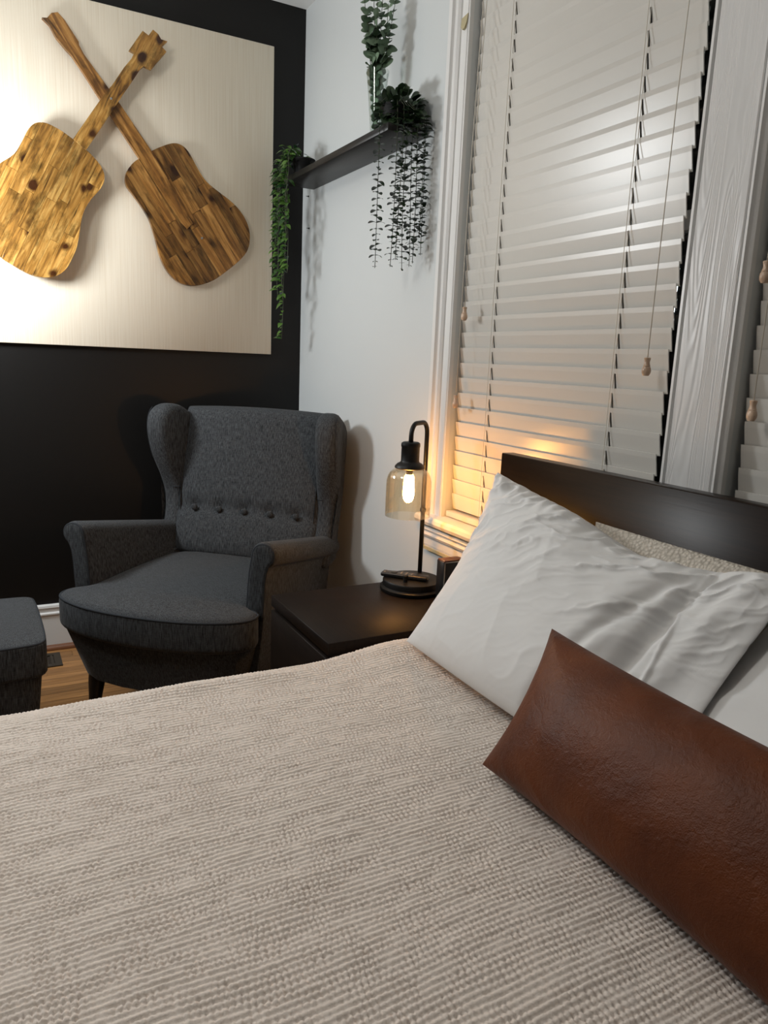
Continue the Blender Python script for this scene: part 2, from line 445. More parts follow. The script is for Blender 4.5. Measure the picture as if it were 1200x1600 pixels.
m, nt, b = new_mat('brown_leather')
v = mapped(nt); n = N(nt, 'ShaderNodeTexNoise', Scale=9.0, Detail=4.0); nt.links.new(v, n.inputs['Vector'])
r = ramp(nt, [(0.32, (0.075, 0.017, 0.0035)), (0.72, (0.145, 0.037, 0.007))]); nt.links.new(n.outputs['Fac'], r.inputs[0]); nt.links.new(r.outputs[0], b.inputs['Base Color'])
b.inputs['Roughness'].default_value = 0.48; b.inputs['Specular IOR Level'].default_value = 0.25
vo = N(nt, 'ShaderNodeTexVoronoi', Scale=330.0); vo.feature = 'DISTANCE_TO_EDGE'; nt.links.new(v, vo.inputs['Vector'])
n2 = N(nt, 'ShaderNodeTexNoise', Scale=110.0, Detail=3.0, Distortion=0.6); nt.links.new(v, n2.inputs['Vector'])
p1 = bump(nt, b, vo.outputs['Distance'], 0.3, 0.0015); bump(nt, b, n2.outputs['Fac'], 0.42, 0.003, p1); M_leather = m

m, nt, b = new_mat('glowing_bulb'); nt.nodes.remove(b)
em = N(nt, 'ShaderNodeEmission'); em.inputs['Color'].default_value = (1.0, 0.46, 0.115, 1); em.inputs['Strength'].default_value = 225.0
nt.links.new(em.outputs[0], nt.nodes['Material Output'].inputs['Surface']); M_bulb = m

# ================================================================== STRUCTURE
XL, YF, H = -3.7, -4.3, 2.62          # far left wall, wall behind the camera, ceiling height
T_ = 0.14
W1 = (-2.085, -1.246); W2 = (-3.07, -2.23); WZ = (0.745, 2.36)

fl = thing('floor', None, None, kind='structure')
box('subfloor', (XL, YF, -0.05), (0, 0, -0.004), M_floor_base, fl)
rng = random.Random(5)
PW = 0.057
row = 0
y = 0.0
while y > -1.75:
    x = -2.3 - rng.random() * 0.5
    while x < -0.001:
        L = 0.5 + rng.random() * 0.7
        x1 = min(x + L, -0.001); x0 = max(x, -2.3)
        if x1 - x0 > 0.03:
            box('floor_plank', (x0 + 0.0006, y - PW + 0.0006, -0.004), (x1 - 0.0006, y - 0.0006, 0.0), M_floor, fl)
        x += L
    y -= PW
tag(box('ceiling', (XL, YF, H), (T_, 0, H + 0.05), M_ceiling), kind='structure')
tag(box('wall_back', (XL, 0, -0.05), (T_, 0.12, H + 0.05), M_black_wall), kind='structure')
tag(box('wall_left', (XL - 0.12, YF, -0.05), (XL, 0.12, H + 0.05), M_black_wall), kind='structure')
tag(box('wall_front', (XL, YF - 0.12, -0.05), (T_, YF, H + 0.05), M_black_wall), kind='structure')
tag(boxes('wall_right', [((0, W1[1], -0.05), (T_, 0, H)), ((0, W1[0], -0.05), (T_, W1[1], WZ[0])), ((0, W1[0], WZ[1]), (T_, W1[1], H)),
    ((0, W2[1], -0.05), (T_, W1[0], H)), ((0, W2[0], -0.05), (T_, W2[1], WZ[0])), ((0, W2[0], WZ[1]), (T_, W2[1], H)),
    ((0, YF, -0.05), (T_, W2[0], H))], M_white_wall), kind='structure')

# baseboards -------------------------------------------------------
bb = thing('baseboard_back', None, None, kind='structure')
prof = [(0, 0), (-0.016, 0), (-0.016, 0.148), (-0.021, 0.150), (-0.021, 0.156), (-0.014, 0.160), (-0.014, 0.176), (-0.018, 0.179), (-0.016, 0.188), (-0.006, 0.191), (0, 0.191)]
V, Fc = loft([[(x, p[0], p[1]) for p in prof] for x in (XL, 0.0)])
mesh_obj('board', V, Fc, M_trim, bb)
pr2 = [(-0.016, 0)] + [(-0.016 - 0.018 * math.cos(a), 0.020 * math.sin(a)) for a in np.linspace(0, PI / 2, 6)]
V, Fc = loft([[(x, p[0], p[1]) for p in pr2] for x in (XL, 0.0)])
mesh_obj('shoe_moulding', V, Fc, M_shoe, bb)
bb = thing('baseboard_right', None, None, kind='structure')
V, Fc = loft([[(p[0], y, p[1]) for p in prof] for y in (YF, -0.03)])
mesh_obj('board', V, Fc, M_trim, bb)
V, Fc = loft([[(p[0], y, p[1]) for p in pr2] for y in (YF, -0.05)])
mesh_obj('shoe_moulding', V, Fc, M_shoe, bb)

# windows ----------------------------------------------------------
def window(name, W, left, right):
    t = thing(name, None, None, kind='structure')
    y0, y1 = W
    xg = 0.105
    boxes('window_frame', [((0.085, y1 - 0.045, WZ[0]), (0.125, y1, WZ[1])), ((0.085, y0, WZ[0]), (0.125, y0 + 0.045, WZ[1])),
          ((0.085, y0, WZ[0]), (0.125, y1, WZ[0] + 0.05)), ((0.085, y0, WZ[1] - 0.05), (0.125, y1, WZ[1])), ((0.08, y0, 1.52), (0.125, y1, 1.56))], M_trim, t)
    box('pane', (xg, y0 + 0.045, WZ[0] + 0.05), (xg + 0.004, y1 - 0.045, 1.52), M_pane, t)
    box('pane', (xg, y0 + 0.045, 1.56), (xg + 0.004, y1 - 0.045, WZ[1] - 0.05), M_pane, t)
    return t
w1 = window('window_1', W1, True, False)
w2 = window('window_2', W2, False, True)
box('backdrop_night', (0.5, -3.6, 0.2), (0.52, -0.6, 3.0), plain('night_outside', (0.01, 0.011, 0.013), 0.9)).name = 'night_backdrop'
tag(bpy.data.objects['night_backdrop'], kind='structure')  # dark sheet added behind the panes for the night outside, not a wall

def casing(name, prof, z0, z1, mat, parent):
    """prof: list of (y, x) from the wall round to the wall again, vertical moulding"""
    V, Fc = loft([[(x, y, z) for y, x in prof] for z in (z0, z1)])
    return mesh_obj(name, V, Fc, mat, parent)
casing('casing', [(-1.150, 0), (-1.150, -0.020), (-1.155, -0.026), (-1.172, -0.026), (-1.177, -0.018), (-1.183, -0.014), (-1.186, -0.020), (-1.197, -0.022), (-1.204, -0.016), (-1.207, -0.010), (-1.209, -0.014), (-1.238, -0.015), (-1.241, -0.010), (-1.243, -0.015), (-1.246, -0.013), (-1.246, 0)], 0.70, WZ[1] + 0.1, M_trim, w1)
# mullion between the two windows
mu = thing('trim_1', None, None, kind='structure')
casing('grained_board', [(-2.098, 0.0), (-2.098, -0.017), (-2.100, -0.019), (-2.207, -0.019), (-2.209, -0.017), (-2.209, 0)], 0.70, WZ[1] + 0.1, M_grain, mu)
casing('bead', [(-2.085, 0.0), (-2.085, -0.016), (-2.087, -0.020), (-2.093, -0.020), (-2.0955, -0.015), (-2.0955, 0)], 0.70, WZ[1] + 0.1, M_trim, mu)
casing('bead', [(-2.211, 0.0), (-2.211, -0.014), (-2.214, -0.021), (-2.219, -0.021), (-2.222, -0.013), (-2.224, -0.009), (-2.228, -0.014), (-2.230, -0.012), (-2.230, 0)], 0.70, WZ[1] + 0.1, M_trim, mu)
# head casing, stool, apron of both windows
tr = thing('trim_2', None, None, kind='structure')
box('head_casing', (-0.022, -3.2, WZ[1]), (0, -1.15, WZ[1] + 0.10), M_trim, tr, 0.004)
pr3 = [(0.08, 0.712), (-0.042, 0.712), (-0.052, 0.716), (-0.057, 0.727), (-0.055, 0.738), (-0.048, 0.744), (0.08, 0.746)]
V, Fc = loft([[(p[0], y, p[1]) for p in pr3] for y in (-3.2, -1.155)])
mesh_obj('window_sill', V, Fc, M_trim, tr)
pr4 = [(0, 0.632), (-0.016, 0.632), (-0.018, 0.640), (-0.018, 0.664), (-0.026, 0.668), (-0.030, 0.676), (-0.022, 0.682), (-0.022, 0.688), (-0.034, 0.694), (-0.030, 0.703), (-0.022, 0.712), (0, 0.712)]
V, Fc = loft([[(p[0], y, p[1]) for p in pr4] for y in (-3.2, -1.16)])
mesh_obj('apron', V, Fc, M_trim, tr)

# ================================================================== BLINDS
def slat_mesh(y0, y1, ladders, width=0.050, th=0.0026, tilt=math.radians(10)):
    ys = [y0]
    for l in ladders: ys += [l - 0.0027, l + 0.0027]
    ys += [y1]
    ws = [-width / 2, -0.0225, 0.014, width / 2]     # along the slat width (+ = top edge, room side)
    nx = Vector((-math.cos(tilt), 0, -math.sin(tilt)))   # room-side normal
    up = Vector((-math.sin(tilt), 0, math.cos(tilt)))
    V = []; Fc = []
    def vid(i, j, s): return (i * 4 + j) * 2 + s
    for i, yy in enumerate(ys):
        for j, ww in enumerate(ws):
            bow = 0.0012 * (1 - (2 * ww / width) ** 2)
            for s in (0, 1):
                p = up * ww + nx * (bow + (th / 2 if s else -th / 2)); V.append((p.x, yy, p.z))
    n = len(ys)
    for i in range(n - 1):
        for j in range(3):
            hole = (j == 1 and i % 2 == 1)
            if not hole:
                Fc.append((vid(i, j, 1), vid(i + 1, j, 1), vid(i + 1, j + 1, 1), vid(i, j + 1, 1)))
                Fc.append((vid(i, j, 0), vid(i, j + 1, 0), vid(i + 1, j + 1, 0), vid(i + 1, j, 0)))
            else:
                for jj in (j, j + 1): Fc.append((vid(i, jj, 0), vid(i + 1, jj, 0), vid(i + 1, jj, 1), vid(i, jj, 1)))
                for ii in (i, i + 1): Fc.append((vid(ii, j, 0), vid(ii, j, 1), vid(ii, j + 1, 1), vid(ii, j + 1, 0)))
        for j in (0, 3): Fc.append((vid(i, j, 0), vid(i + 1, j, 0), vid(i + 1, j, 1), vid(i, j, 1)))
    for i in (0, n - 1):
        for j in range(3): Fc.append((vid(i, j, 0), vid(i, j, 1), vid(i, j + 1, 1), vid(i, j + 1, 0)))
    me = bpy.data.meshes.new('slat'); me.from_pydata(V, [], Fc); me.update()
    bm = bmesh.new(); bm.from_mesh(me); bmesh.ops.recalc_face_normals(bm, faces=bm.faces); bm.to_mesh(me); bm.free()
    me.materials.append(M_blind)
    return me

def blind(label, y0, y1, ladders, cords, x=0.024):
    t = thing('window_blind', label, 'blind', (x, (y0 + y1) / 2, WZ[0]), 0, 'white slatted window blinds')
    oy = (y0 + y1) / 2
    me = slat_mesh(y0 - oy, y1 - oy, [l - oy for l in ladders])
    rg = random.Random(int(abs(y0) * 1000))
    z = 0.796 - WZ[0]
    top = 2.30 - WZ[0]
    while z < top - 0.02:
        mw = Matrix.Translation((0, rg.uniform(-0.0025, 0.0025), z)) @ Matrix.Rotation(rg.uniform(-0.012, 0.012), 4, 'Y')
        inst(me, 'slat', t, mw)
        z += 0.0447
    box('bottom_rail', (-0.024, y0 - oy, 0.003), (0.022, y1 - oy, 0.021), M_blind, t, 0.003)
    box('head_rail', (-0.026, y0 - oy - 0.005, top), (0.03, y1 - oy + 0.005, top + 0.05), M_blind, t, 0.003)
    for l in ladders:
        lc = box('ladder_cord', (-0.0135, l - oy - 0.0006, 0.01), (-0.0123, l - oy + 0.0006, top), M_cord, t)
        tube('lift_cord', [(-0.004, l - oy + 0.001, 0.01), (-0.004, l - oy + 0.001, top)], 0.0009, M_cord, t, 6)
        box('rear_ladder_cord', (0.0105, l - oy - 0.0006, 0.01), (0.0117, l - oy + 0.0006, top), M_cord, t)
    for cy, cz in cords:
        c = tube('pull_cord', [(-0.044, cy - oy, cz - WZ[0] + 0.015), (-0.043, cy - oy - 0.001, (cz - WZ[0] + top) / 2), (-0.030, cy - oy, top + 0.01)], 0.0011, M_cord, t, 6)
        lathe('wooden_knob', [(0.0, -0.019), (0.006, -0.0185), (0.0092, -0.013), (0.0098, -0.007), (0.0085, -0.001), (0.0072, 0.001), (0.0078, 0.002), (0.0066, 0.004), (0.0054, 0.010), (0.0066, 0.016), (0.0072, 0.018), (0.006, 0.0195), (0.0, 0.0196)], M_knob, c, (-0.044, cy - oy, cz - WZ[0]), 16)
    return t
blind('white slatted blind behind the glowing bedside lamp, left of the grained white post', -2.037, -1.252, (-1.888, -1.412), [(-1.318, 1.362), (-1.300, 1.108), (-2.018, 1.229)])
blind('white slatted blind partly cut off at the right, beyond the grained white post', -3.02, -2.238, (-2.86, -2.40), [(-2.279, 1.156), (-2.267, 1.402)])

# masking tape scraps ----------------------------------------------
tp = mesh_obj('masking_tape', [(-0.0165, -1.209, 2.171), (-0.0165, -1.241, 2.176), (-0.019, -1.239, 2.155), (-0.022, -1.233, 2.139), (-0.023, -1.224, 2.137), (-0.021, -1.214, 2.146),
     (-0.0150, -1.209, 2.171), (-0.0150, -1.241, 2.176), (-0.0155, -1.239, 2.155), (-0.0155, -1.233, 2.139), (-0.0155, -1.224, 2.137), (-0.0155, -1.214, 2.146)],
     [(0, 1, 2, 3, 4, 5), (6, 11, 10, 9, 8, 7), (0, 6, 7, 1), (1, 7, 8, 2), (2, 8, 9, 3), (3, 9, 10, 4), (4, 10, 11, 5), (5, 11, 6, 0)], M_tape)
tag(tp, 'torn scrap of yellowish masking tape high on the window casing', 'tape')
tp = boxes('masking_tape', [((-0.0185, -1.1605, 0.63), (-0.0165, -1.155, 0.70)), ((-0.020, -1.36, 0.622), (-0.001, -1.157, 0.6318))], M_tape)
tag(tp, 'yellowish masking tape strip along the lower edge of the window apron', 'tape')

# ================================================================== WALL PANEL + GUITARS
pn = box('wall_panel', (-1.362, -0.020, 1.227), (-0.1435, -0.0005, 2.446), M_panel, None, 0.0015, 1)
tag(pn, 'large square cream textured panel mounted on the black wall', 'panel')

LB = [(-0.928, 1.96), (-0.962, 1.98), (-1.007, 1.997), (-1.034, 1.995), (-1.053, 1.986), (-1.073, 1.961), (-1.09, 1.924), (-1.114, 1.881), (-1.133, 1.863), (-1.164, 1.841), (-1.193, 1.808), (-1.218, 1.763), (-1.231, 1.698), (-1.233, 1.63), (-1.219, 1.568), (-1.181, 1.522), (-1.145, 1.502), (-1.108, 1.481), (-1.074, 1.469), (-1.039, 1.466), (-1.003, 1.473), (-0.97, 1.495), (-0.949, 1.529), (-0.927, 1.575), (-0.917, 1.617), (-0.909, 1.667), (-0.899, 1.71), (-0.875, 1.754), (-0.846, 1.786), (-0.824, 1.818), (-0.818, 1.847), (-0.826, 1.874), (-0.846, 1.9), (-0.877, 1.927)]
LN = [(-0.924, 1.957), (-0.816, 2.121), (-0.784, 2.162), (-0.74, 2.23), (-0.713, 2.265), (-0.702, 2.287), (-0.72, 2.293), (-0.671, 2.367), (-0.65, 2.356), (-0.634, 2.379), (-0.615, 2.368), (-0.605, 2.353), (-0.582, 2.351), (-0.602, 2.328), (-0.586, 2.315), (-0.642, 2.244), (-0.668, 2.25), (-0.682, 2.237), (-0.707, 2.197), (-0.742, 2.144), (-0.781, 2.082), (-0.881, 1.926)]
RN = [(-1.007, 2.341), (-0.99, 2.344), (-0.975, 2.363), (-0.955, 2.37), (-0.934, 2.351), (-0.89, 2.291), (-0.889, 2.28), (-0.874, 2.254), (-0.796, 2.161), (-0.755, 2.113), (-0.643, 1.967), (-0.488, 1.722), (-0.510, 1.700), (-0.535, 1.722), (-0.69, 1.936), (-0.788, 2.069), (-0.825, 2.118), (-0.876, 2.19), (-0.914, 2.24), (-0.933, 2.256), (-0.963, 2.287), (-0.984, 2.323)]
RB = [(-0.643, 1.968), (-0.601, 1.992), (-0.564, 2.009), (-0.537, 2.011), (-0.511, 1.999), (-0.489, 1.969), (-0.468, 1.932), (-0.435, 1.888), (-0.391, 1.861), (-0.328, 1.827), (-0.287, 1.79), (-0.261, 1.75), (-0.25, 1.708), (-0.254, 1.663), (-0.269, 1.629), (-0.31, 1.587), (-0.363, 1.543), (-0.409, 1.509), (-0.466, 1.487), (-0.511, 1.483), (-0.555, 1.497), (-0.593, 1.533), (-0.619, 1.589), (-0.633, 1.649), (-0.648, 1.699), (-0.658, 1.725), (-0.683, 1.763), (-0.718, 1.806), (-0.738, 1.828), (-0.743, 1.852), (-0.736, 1.882), (-0.71, 1.918), (-0.682, 1.938)]

def clip(poly, axis, lim, keep_less):
    out = []; n = len(poly)
    for i in range(n):
        a, b = poly[i], poly[(i + 1) % n]
        ia = (a[axis] <= lim) if keep_less else (a[axis] >= lim); ib = (b[axis] <= lim) if keep_less else (b[axis] >= lim)
        if ia: out.append(a)
        if ia != ib:
            t = (lim - a[axis]) / (b[axis] - a[axis]); out.append((a[0] + t * (b[0] - a[0]), a[1] + t * (b[1] - a[1])))
    return out
def extrude(name, poly, y0, y1, mat, parent, bev=0.0008):
    q = [poly[0]]
    for p in poly[1:]:
        if abs(p[0] - q[-1][0]) + abs(p[1] - q[-1][1]) > 1e-4: q.append(p)
    if abs(q[0][0] - q[-1][0]) + abs(q[0][1] - q[-1][1]) < 1e-4: q.pop()
    n = len(q)
    if n < 3: return None
    cx = sum(p[0] for p in q) / n; cz = sum(p[1] for p in q) / n
    ins = []
    for p in q:
        d = math.hypot(p[0] - cx, p[1] - cz) + 1e-6; k = max(0, 1 - bev / d); ins.append((cx + (p[0] - cx) * k, cz + (p[1] - cz) * k))
    rings = [[(p[0], y1, p[1]) for p in q], [(p[0], y0 + bev, p[1]) for p in q], [(p[0], y0, p[1]) for p in ins]]
    V, Fc = loft(rings)
    return mesh_obj(name, V, Fc, mat, parent)

def guitar(label, body, neck, pa, pb, yb, mat, seed, neck_y, strips):
    """pa -> pb: axis on the wall from the body's end to the head; parts are built with local z along it"""
    ax = Vector((pb[0] - pa[0], pb[1] - pa[1])).normalized(); si = Vector((ax.y, -ax.x))
    t = thing('wooden_guitar', label, 'wall art', (pa[0], yb, pa[1]), 0, 'crossed wooden guitars')
    ang = math.atan2(ax.x, ax.y); t.rotation_euler = (0, ang, 0)
    L = lambda P: [((p[0] - pa[0]) * si.x + (p[1] - pa[1]) * si.y, (p[0] - pa[0]) * ax.x + (p[1] - pa[1]) * ax.y) for p in P]
    rg = random.Random(seed)
    bl = [tuple(p) for p in smooth_poly(L(body), 2)]
    lo = min(p[0] for p in bl); hi = max(p[0] for p in bl)
    # backing board just smaller than the planks
    bd = thing('dummy', None, None); bpy.data.objects.remove(bd)
    x = lo
    while x < hi - 0.004:
        wd = strips * rg.uniform(0.8, 1.2)
        x1 = x + wd
        if hi - x1 < strips * 0.45: x1 = hi + 0.001
        st = clip(clip(bl, 0, x, False), 0, x1, True)
        if len(st) >= 3:
            z0 = min(p[1] for p in st); z1 = max(p[1] for p in st)
            z = z0 - 0.001
            while z < z1:
                ln = rg.uniform(0.12, 0.34)
                ze = z + ln
                if z1 - ze < 0.06: ze = z1 + 0.001
                pc = clip(clip(st, 1, z + 0.0003, False), 1, ze - 0.0003, True)
                pc = clip(clip(pc, 0, x + 0.0003, False), 0, x1 - 0.0003, True) if len(pc) >= 3 else pc
                if len(pc) >= 3: extrude('plank', pc, -rg.uniform(0.0, 0.0016), 0.020, mat, t, 0.0006)
                z = ze
        x = x1
    nk = L(neck)
    extrude('neck', nk, neck_y - yb, neck_y - yb + 0.020, mat, t, 0.001)
    return t, L
gl, Ll = guitar('golden brown plank guitar cut-out whose neck crosses in front, left body at photo edge', LB, LN, (-1.05, 1.50), (-0.655, 2.30), -0.075, M_guitar, 3, -0.0775, 0.036)
p = Ll([(-0.789, 2.116)])[0]
lathe('screw', [(0.0, -0.001), (0.004, -0.0008), (0.0042, 0.001), (0.0, 0.001)], M_metal, gl, (0, 0, 0), 12).matrix_local = Matrix.Translation((p[0], -0.0035, p[1])) @ Matrix.Rotation(PI / 2, 4, 'X')
box('wall_spacer', (-0.03, 0.020, 0.10), (0.03, 0.055, 0.30), M_guitar_edge, gl)
gr, Lr = guitar('darker brown plank guitar cut-out leaning left, neck passing behind the other guitar', RB, RN, (-0.43, 1.55), (-0.96, 2.33), -0.050, M_guitar_r, 8, -0.0545, 0.034)
p = Lr([(-0.452, 1.672)])[0]
lathe('screw', [(0.0, -0.001), (0.004, -0.0008), (0.0042, 0.001), (0.0, 0.001)], M_metal, gr, (0, 0, 0), 12).matrix_local = Matrix.Translation((p[0], -0.0022, p[1])) @ Matrix.Rotation(PI / 2, 4, 'X')
box('wall_spacer', (-0.03, 0.020, 0.10), (0.03, 0.030, 0.30), M_guitar_edge, gr)

# ================================================================== SHELF
sh = thing('floating_shelf', 'narrow black floating shelf with plants on the white wall', 'shelf', (0, -0.57, 1.905))
box('board', (-0.138, -0.45, 0), (-0.0005, 0.45, 0.0225), M_shelf, sh, 0.0012, 1)
for zz, yy in ((1.888, -0.066), (1.758, -0.079)):
    o = lathe('wall_hook', [(0.0, 0.0), (0.0035, 0.0), (0.0035, 0.003), (0.0012, 0.004), (0.0012, 0.012), (0.0, 0.012)], M_black_metal, None, (0, 0, 0), 10)
    o.matrix_world = Matrix.Translation((0.0, yy, zz)) @ Matrix.Rotation(-PI / 2, 4, 'Y')
    tag(o, 'tiny dark nail in the white wall %s' % ('just under the shelf end' if zz > 1.8 else 'lower down beside the hanging vine'), 'nail')

# ================================================================== PLANTS
def leaf_mesh(name, ln, wd, point=0.0, fold=0.15, mat=None, n=5):
    """leaf in local: base at origin, along +Y, facing +Z"""
    V = [(0, 0, 0)]; L = []; Rr = []; Mi = []
    for i in range(1, n):
        t = i / n
        if point == 0:
            t = 0.5 - 0.5 * math.cos(PI * t)
            ww = wd * math.sqrt(max(0, 1 - (2 * t - 1) ** 2))
        else:
            ww = wd * math.sin(PI * t) * (1 - point * 0.35 * t)
        zc = 0.10 * ln * math.sin(PI * t) - 0.12 * ln * t * t
        Mi.append(len(V)); V.append((0, ln * t, zc))
        L.append(len(V)); V.append((-ww / 2, ln * t * 0.97, zc + fold * ww))
        Rr.append(len(V)); V.append((ww / 2, ln * t * 0.97, zc + fold * ww))
    tip = len(V); V.append((0, ln, -0.12 * ln))
    Fc = [(0, Mi[0], L[0]), (0, Rr[0], Mi[0])]
    for i in range(n - 2):
        Fc += [(Mi[i], Mi[i + 1], L[i + 1], L[i]), (Rr[i], Rr[i + 1], Mi[i + 1], Mi[i])]
    Fc += [(Mi[-1], tip, L[-1]), (Rr[-1], tip, Mi[-1])]
    me = bpy.data.meshes.new(name); me.from_pydata(V, [], Fc); me.update()
    me.polygons.foreach_set('use_smooth', [True] * len(me.polygons))
    me.materials.append(mat)
    return me
def orient(pos, direction, normal, s):
    y = Vector(direction).normalized(); z = Vector(normal); z = (z - y * z.dot(y))
    if z.length < 1e-3: z = y.orthogonal()
    z.normalize(); x = y.cross(z)
    m = Matrix((x, y, z)).transposed().to_4x4() @ Matrix.Scale(s, 4)
    m.translation = pos
    return m

def place_leaves(root, me, items, limit=290):
    """items: (parent part, matrix in root space, size); the largest become leaves of their own, the rest one joined part"""
    items = sorted(items, key=lambda t: -t[2])
    for par, mw, _ in items[:limit]: inst(me, 'leaf', par, mw)
    rest = items[limit:]
    if rest:
        bv = [v.co.copy() for v in me.vertices]; bf = [tuple(p.vertices) for p in me.polygons]; V = []; Fc = []
        for _, mw, _ in rest:
            o_ = len(V); V += [mw @ v for v in bv]; Fc += [tuple(i_ + o_ for i_ in f) for f in bf]
        m2 = bpy.data.meshes.new('small_leaves'); m2.from_pydata(V, [], Fc); m2.update()
        o = link('small_leaves', m2, me.materials[0], root, True, fix=False); o['kind'] = 'stuff'

# trailing vine at the corner
rg = random.Random(11)
vp = thing('trailing_vine', 'potted glossy green vine cascading from the shelf end by the black wall', 'plant', (-0.085, -0.215, 1.9275), 0)
lathe('pot', [(0.0, 0.0), (0.034, 0.0), (0.036, 0.004), (0.044, 0.055), (0.046, 0.057), (0.046, 0.062), (0.042, 0.062), (0.040, 0.052), (0.0, 0.052)], M_pot, vp, (0, 0, 0), 28)
LV = leaf_mesh('vine_leaf', 0.034, 0.0205, 1.0, 0.12, M_vine)
O = Vector((-0.085, -0.215, 1.9275))
items = []
ends = [(-0.150, -0.165, 1.292), (-0.152, -0.12, 1.46), (-0.158, -0.20, 1.44), (-0.166, -0.155, 1.56), (-0.156, -0.235, 1.55), (-0.162, -0.11, 1.60), (-0.150, -0.19, 1.66), (-0.165, -0.25, 1.68), (-0.150, -0.085, 1.66), (-0.17, -0.17, 1.74)]
for k, e in enumerate(ends):
    e = Vector(e)
    st = O + Vector((rg.uniform(-0.02, 0.01), rg.uniform(-0.02, 0.02), 0.055))
    lip = Vector((e.x + rg.uniform(-0.006, 0.006), e.y * 0.85 - 0.215 * 0.15 + rg.uniform(-0.01, 0.01), 1.985 + rg.uniform(-0.03, 0.02)))
    P = [st, (st + lip) / 2 + Vector((0, 0, 0.03)), lip]
    m_ = 6
    for i in range(1, m_ + 1):
        t = i / m_
        P.append(lip.lerp(e, t) + Vector((rg.uniform(-0.008, 0.008), rg.uniform(-0.014, 0.014), 0)) * (1 if i < m_ else 0))
    P = [p - O for p in smooth_poly(P, 1, False)]
    stem = tube('stem', P, 0.0013, M_stem, vp, 5)
    # leaves along the length
    acc = 0.0; 
    tot = sum((P[i + 1] - P[i]).length for i in range(len(P) - 1))
    nl = int(tot / 0.0175)
    cum = [0]
    for i in range(len(P) - 1): cum.append(cum[-1] + (P[i + 1] - P[i]).length)
    for j in range(nl):
        d = tot * (0.10 + 0.90 * j / (nl - 1)) if nl > 1 else tot
        i = max(i2 for i2 in range(len(cum) - 1) if cum[i2] <= d + 1e-9); f = (d - cum[i]) / max(1e-6, cum[i + 1] - cum[i])
        q = P[i].lerp(P[i + 1], min(1, f))
        a = rg.uniform(0, 2 * PI)
        dr = Vector((math.cos(a), math.sin(a), rg.uniform(-0.8, 0.25)))
        wq = q + O
        tipp = wq + dr.normalized() * 0.035
        if tipp.y > -0.026 or (tipp.x > -0.143 and tipp.y < -0.115 and 1.88 < tipp.z < 1.93) or (wq.x < -0.14 and tipp.x > -0.14 and tipp.z < 1.95): dr = Vector((-abs(dr.x), -abs(dr.y) if tipp.y > -0.026 else dr.y, dr.z))
        k_ = rg.uniform(0.75, 1.25); items.append((stem, orient(q, dr, (-0.3, -0.5, 0.8), k_), k_))
# crown of leaves on the pot
for k in range(70):
    a = rg.uniform(0, 2 * PI); rr = rg.uniform(0, 0.045)
    q = Vector((math.cos(a) * rr - 0.030, math.sin(a) * rr + 0.025, rg.uniform(0.040, 0.105)))
    if k > 45: q = Vector((-0.060 + rg.uniform(-0.012, 0.01), 0.05 + rg.uniform(-0.06, 0.05), rg.uniform(-0.03, 0.07))); a = PI + rg.uniform(-0.9, 0.9)
    k_ = rg.uniform(0.9, 1.3); items.append((vp, orient(q, (math.cos(a), math.sin(a), rg.uniform(-0.5, 0.7)), (-0.3, -0.4, 1), k_), k_))

place_leaves(vp, LV, items)

# glass vase with eucalyptus
VC = Vector((-0.090, -0.845, 1.9275))
vs = thing('glass_vase', 'tall flared clear glass vase standing on the shelf', 'vase', VC)
lathe('glass', [(0.0, 0.0), (0.016, 0.0), (0.0175, 0.003), (0.022, 0.06), (0.029, 0.13), (0.037, 0.20), (0.0355, 0.20), (0.0275, 0.13), (0.0205, 0.06), (0.0155, 0.012), (0.0, 0.010)], M_vase, vs, (0, 0, 0), 32)
eb = thing('eucalyptus_sprig', 'bunch of upright grey-green eucalyptus stems standing in the glass vase', 'plant', VC + Vector((0, 0, 0.012)))
LE = leaf_mesh('eucalyptus_leaf', 0.031, 0.033, 0.0, 0.06, M_euc, 8)
items = []
tips = [(-0.046, 0.034, 0.455), (-0.016, 0.018, 0.50), (0.010, -0.004, 0.48), (0.036, -0.030, 0.40), (-0.026, -0.020, 0.42), (0.012, -0.034, 0.37), (-0.040, 0.010, 0.36)]
rg = random.Random(4)
for k, tpz in enumerate(tips):
    T3 = Vector(tpz); B0 = Vector((rg.uniform(-0.006, 0.006), rg.uniform(-0.006, 0.006), 0.0))
    P = [B0.lerp(T3, t) + Vector((0.006 * math.sin(5 * t + k), 0.006 * math.cos(4 * t + k), 0)) * t for t in np.linspace(0, 1, 9)]
    stem = tube('stem', P, [0.0016 - 0.0008 * i / 8 for i in range(9)], M_stem, eb, 5)
    z = 0.045
    while z < 0.985 * 1.0:
        t = z; i = min(7, int(t * 8)); q = P[i].lerp(P[i + 1], t * 8 - i)
        ht = q.z
        s = 0.66 + 0.40 * math.exp(-((ht - 0.22) / 0.10) ** 2)
        if ht > 0.30: s = max(0.40, 0.84 - (ht - 0.30) * 2.6)
        a = rg.uniform(0, PI)
        inside = ht < 0.19
        for sgn in (0, PI):
            dr = Vector((math.cos(a + sgn), math.sin(a + sgn), rg.uniform(0.2, 0.8) if not inside else rg.uniform(1.0, 1.8)))
            sc = s * rg.uniform(0.85, 1.15) * (0.75 if inside else 1)
            items.append((stem, orient(q, dr, (-0.5, -0.6, 0.5), sc), sc))
        z += 0.052 + 0.01 * rg.random()

place_leaves(eb, LE, items)

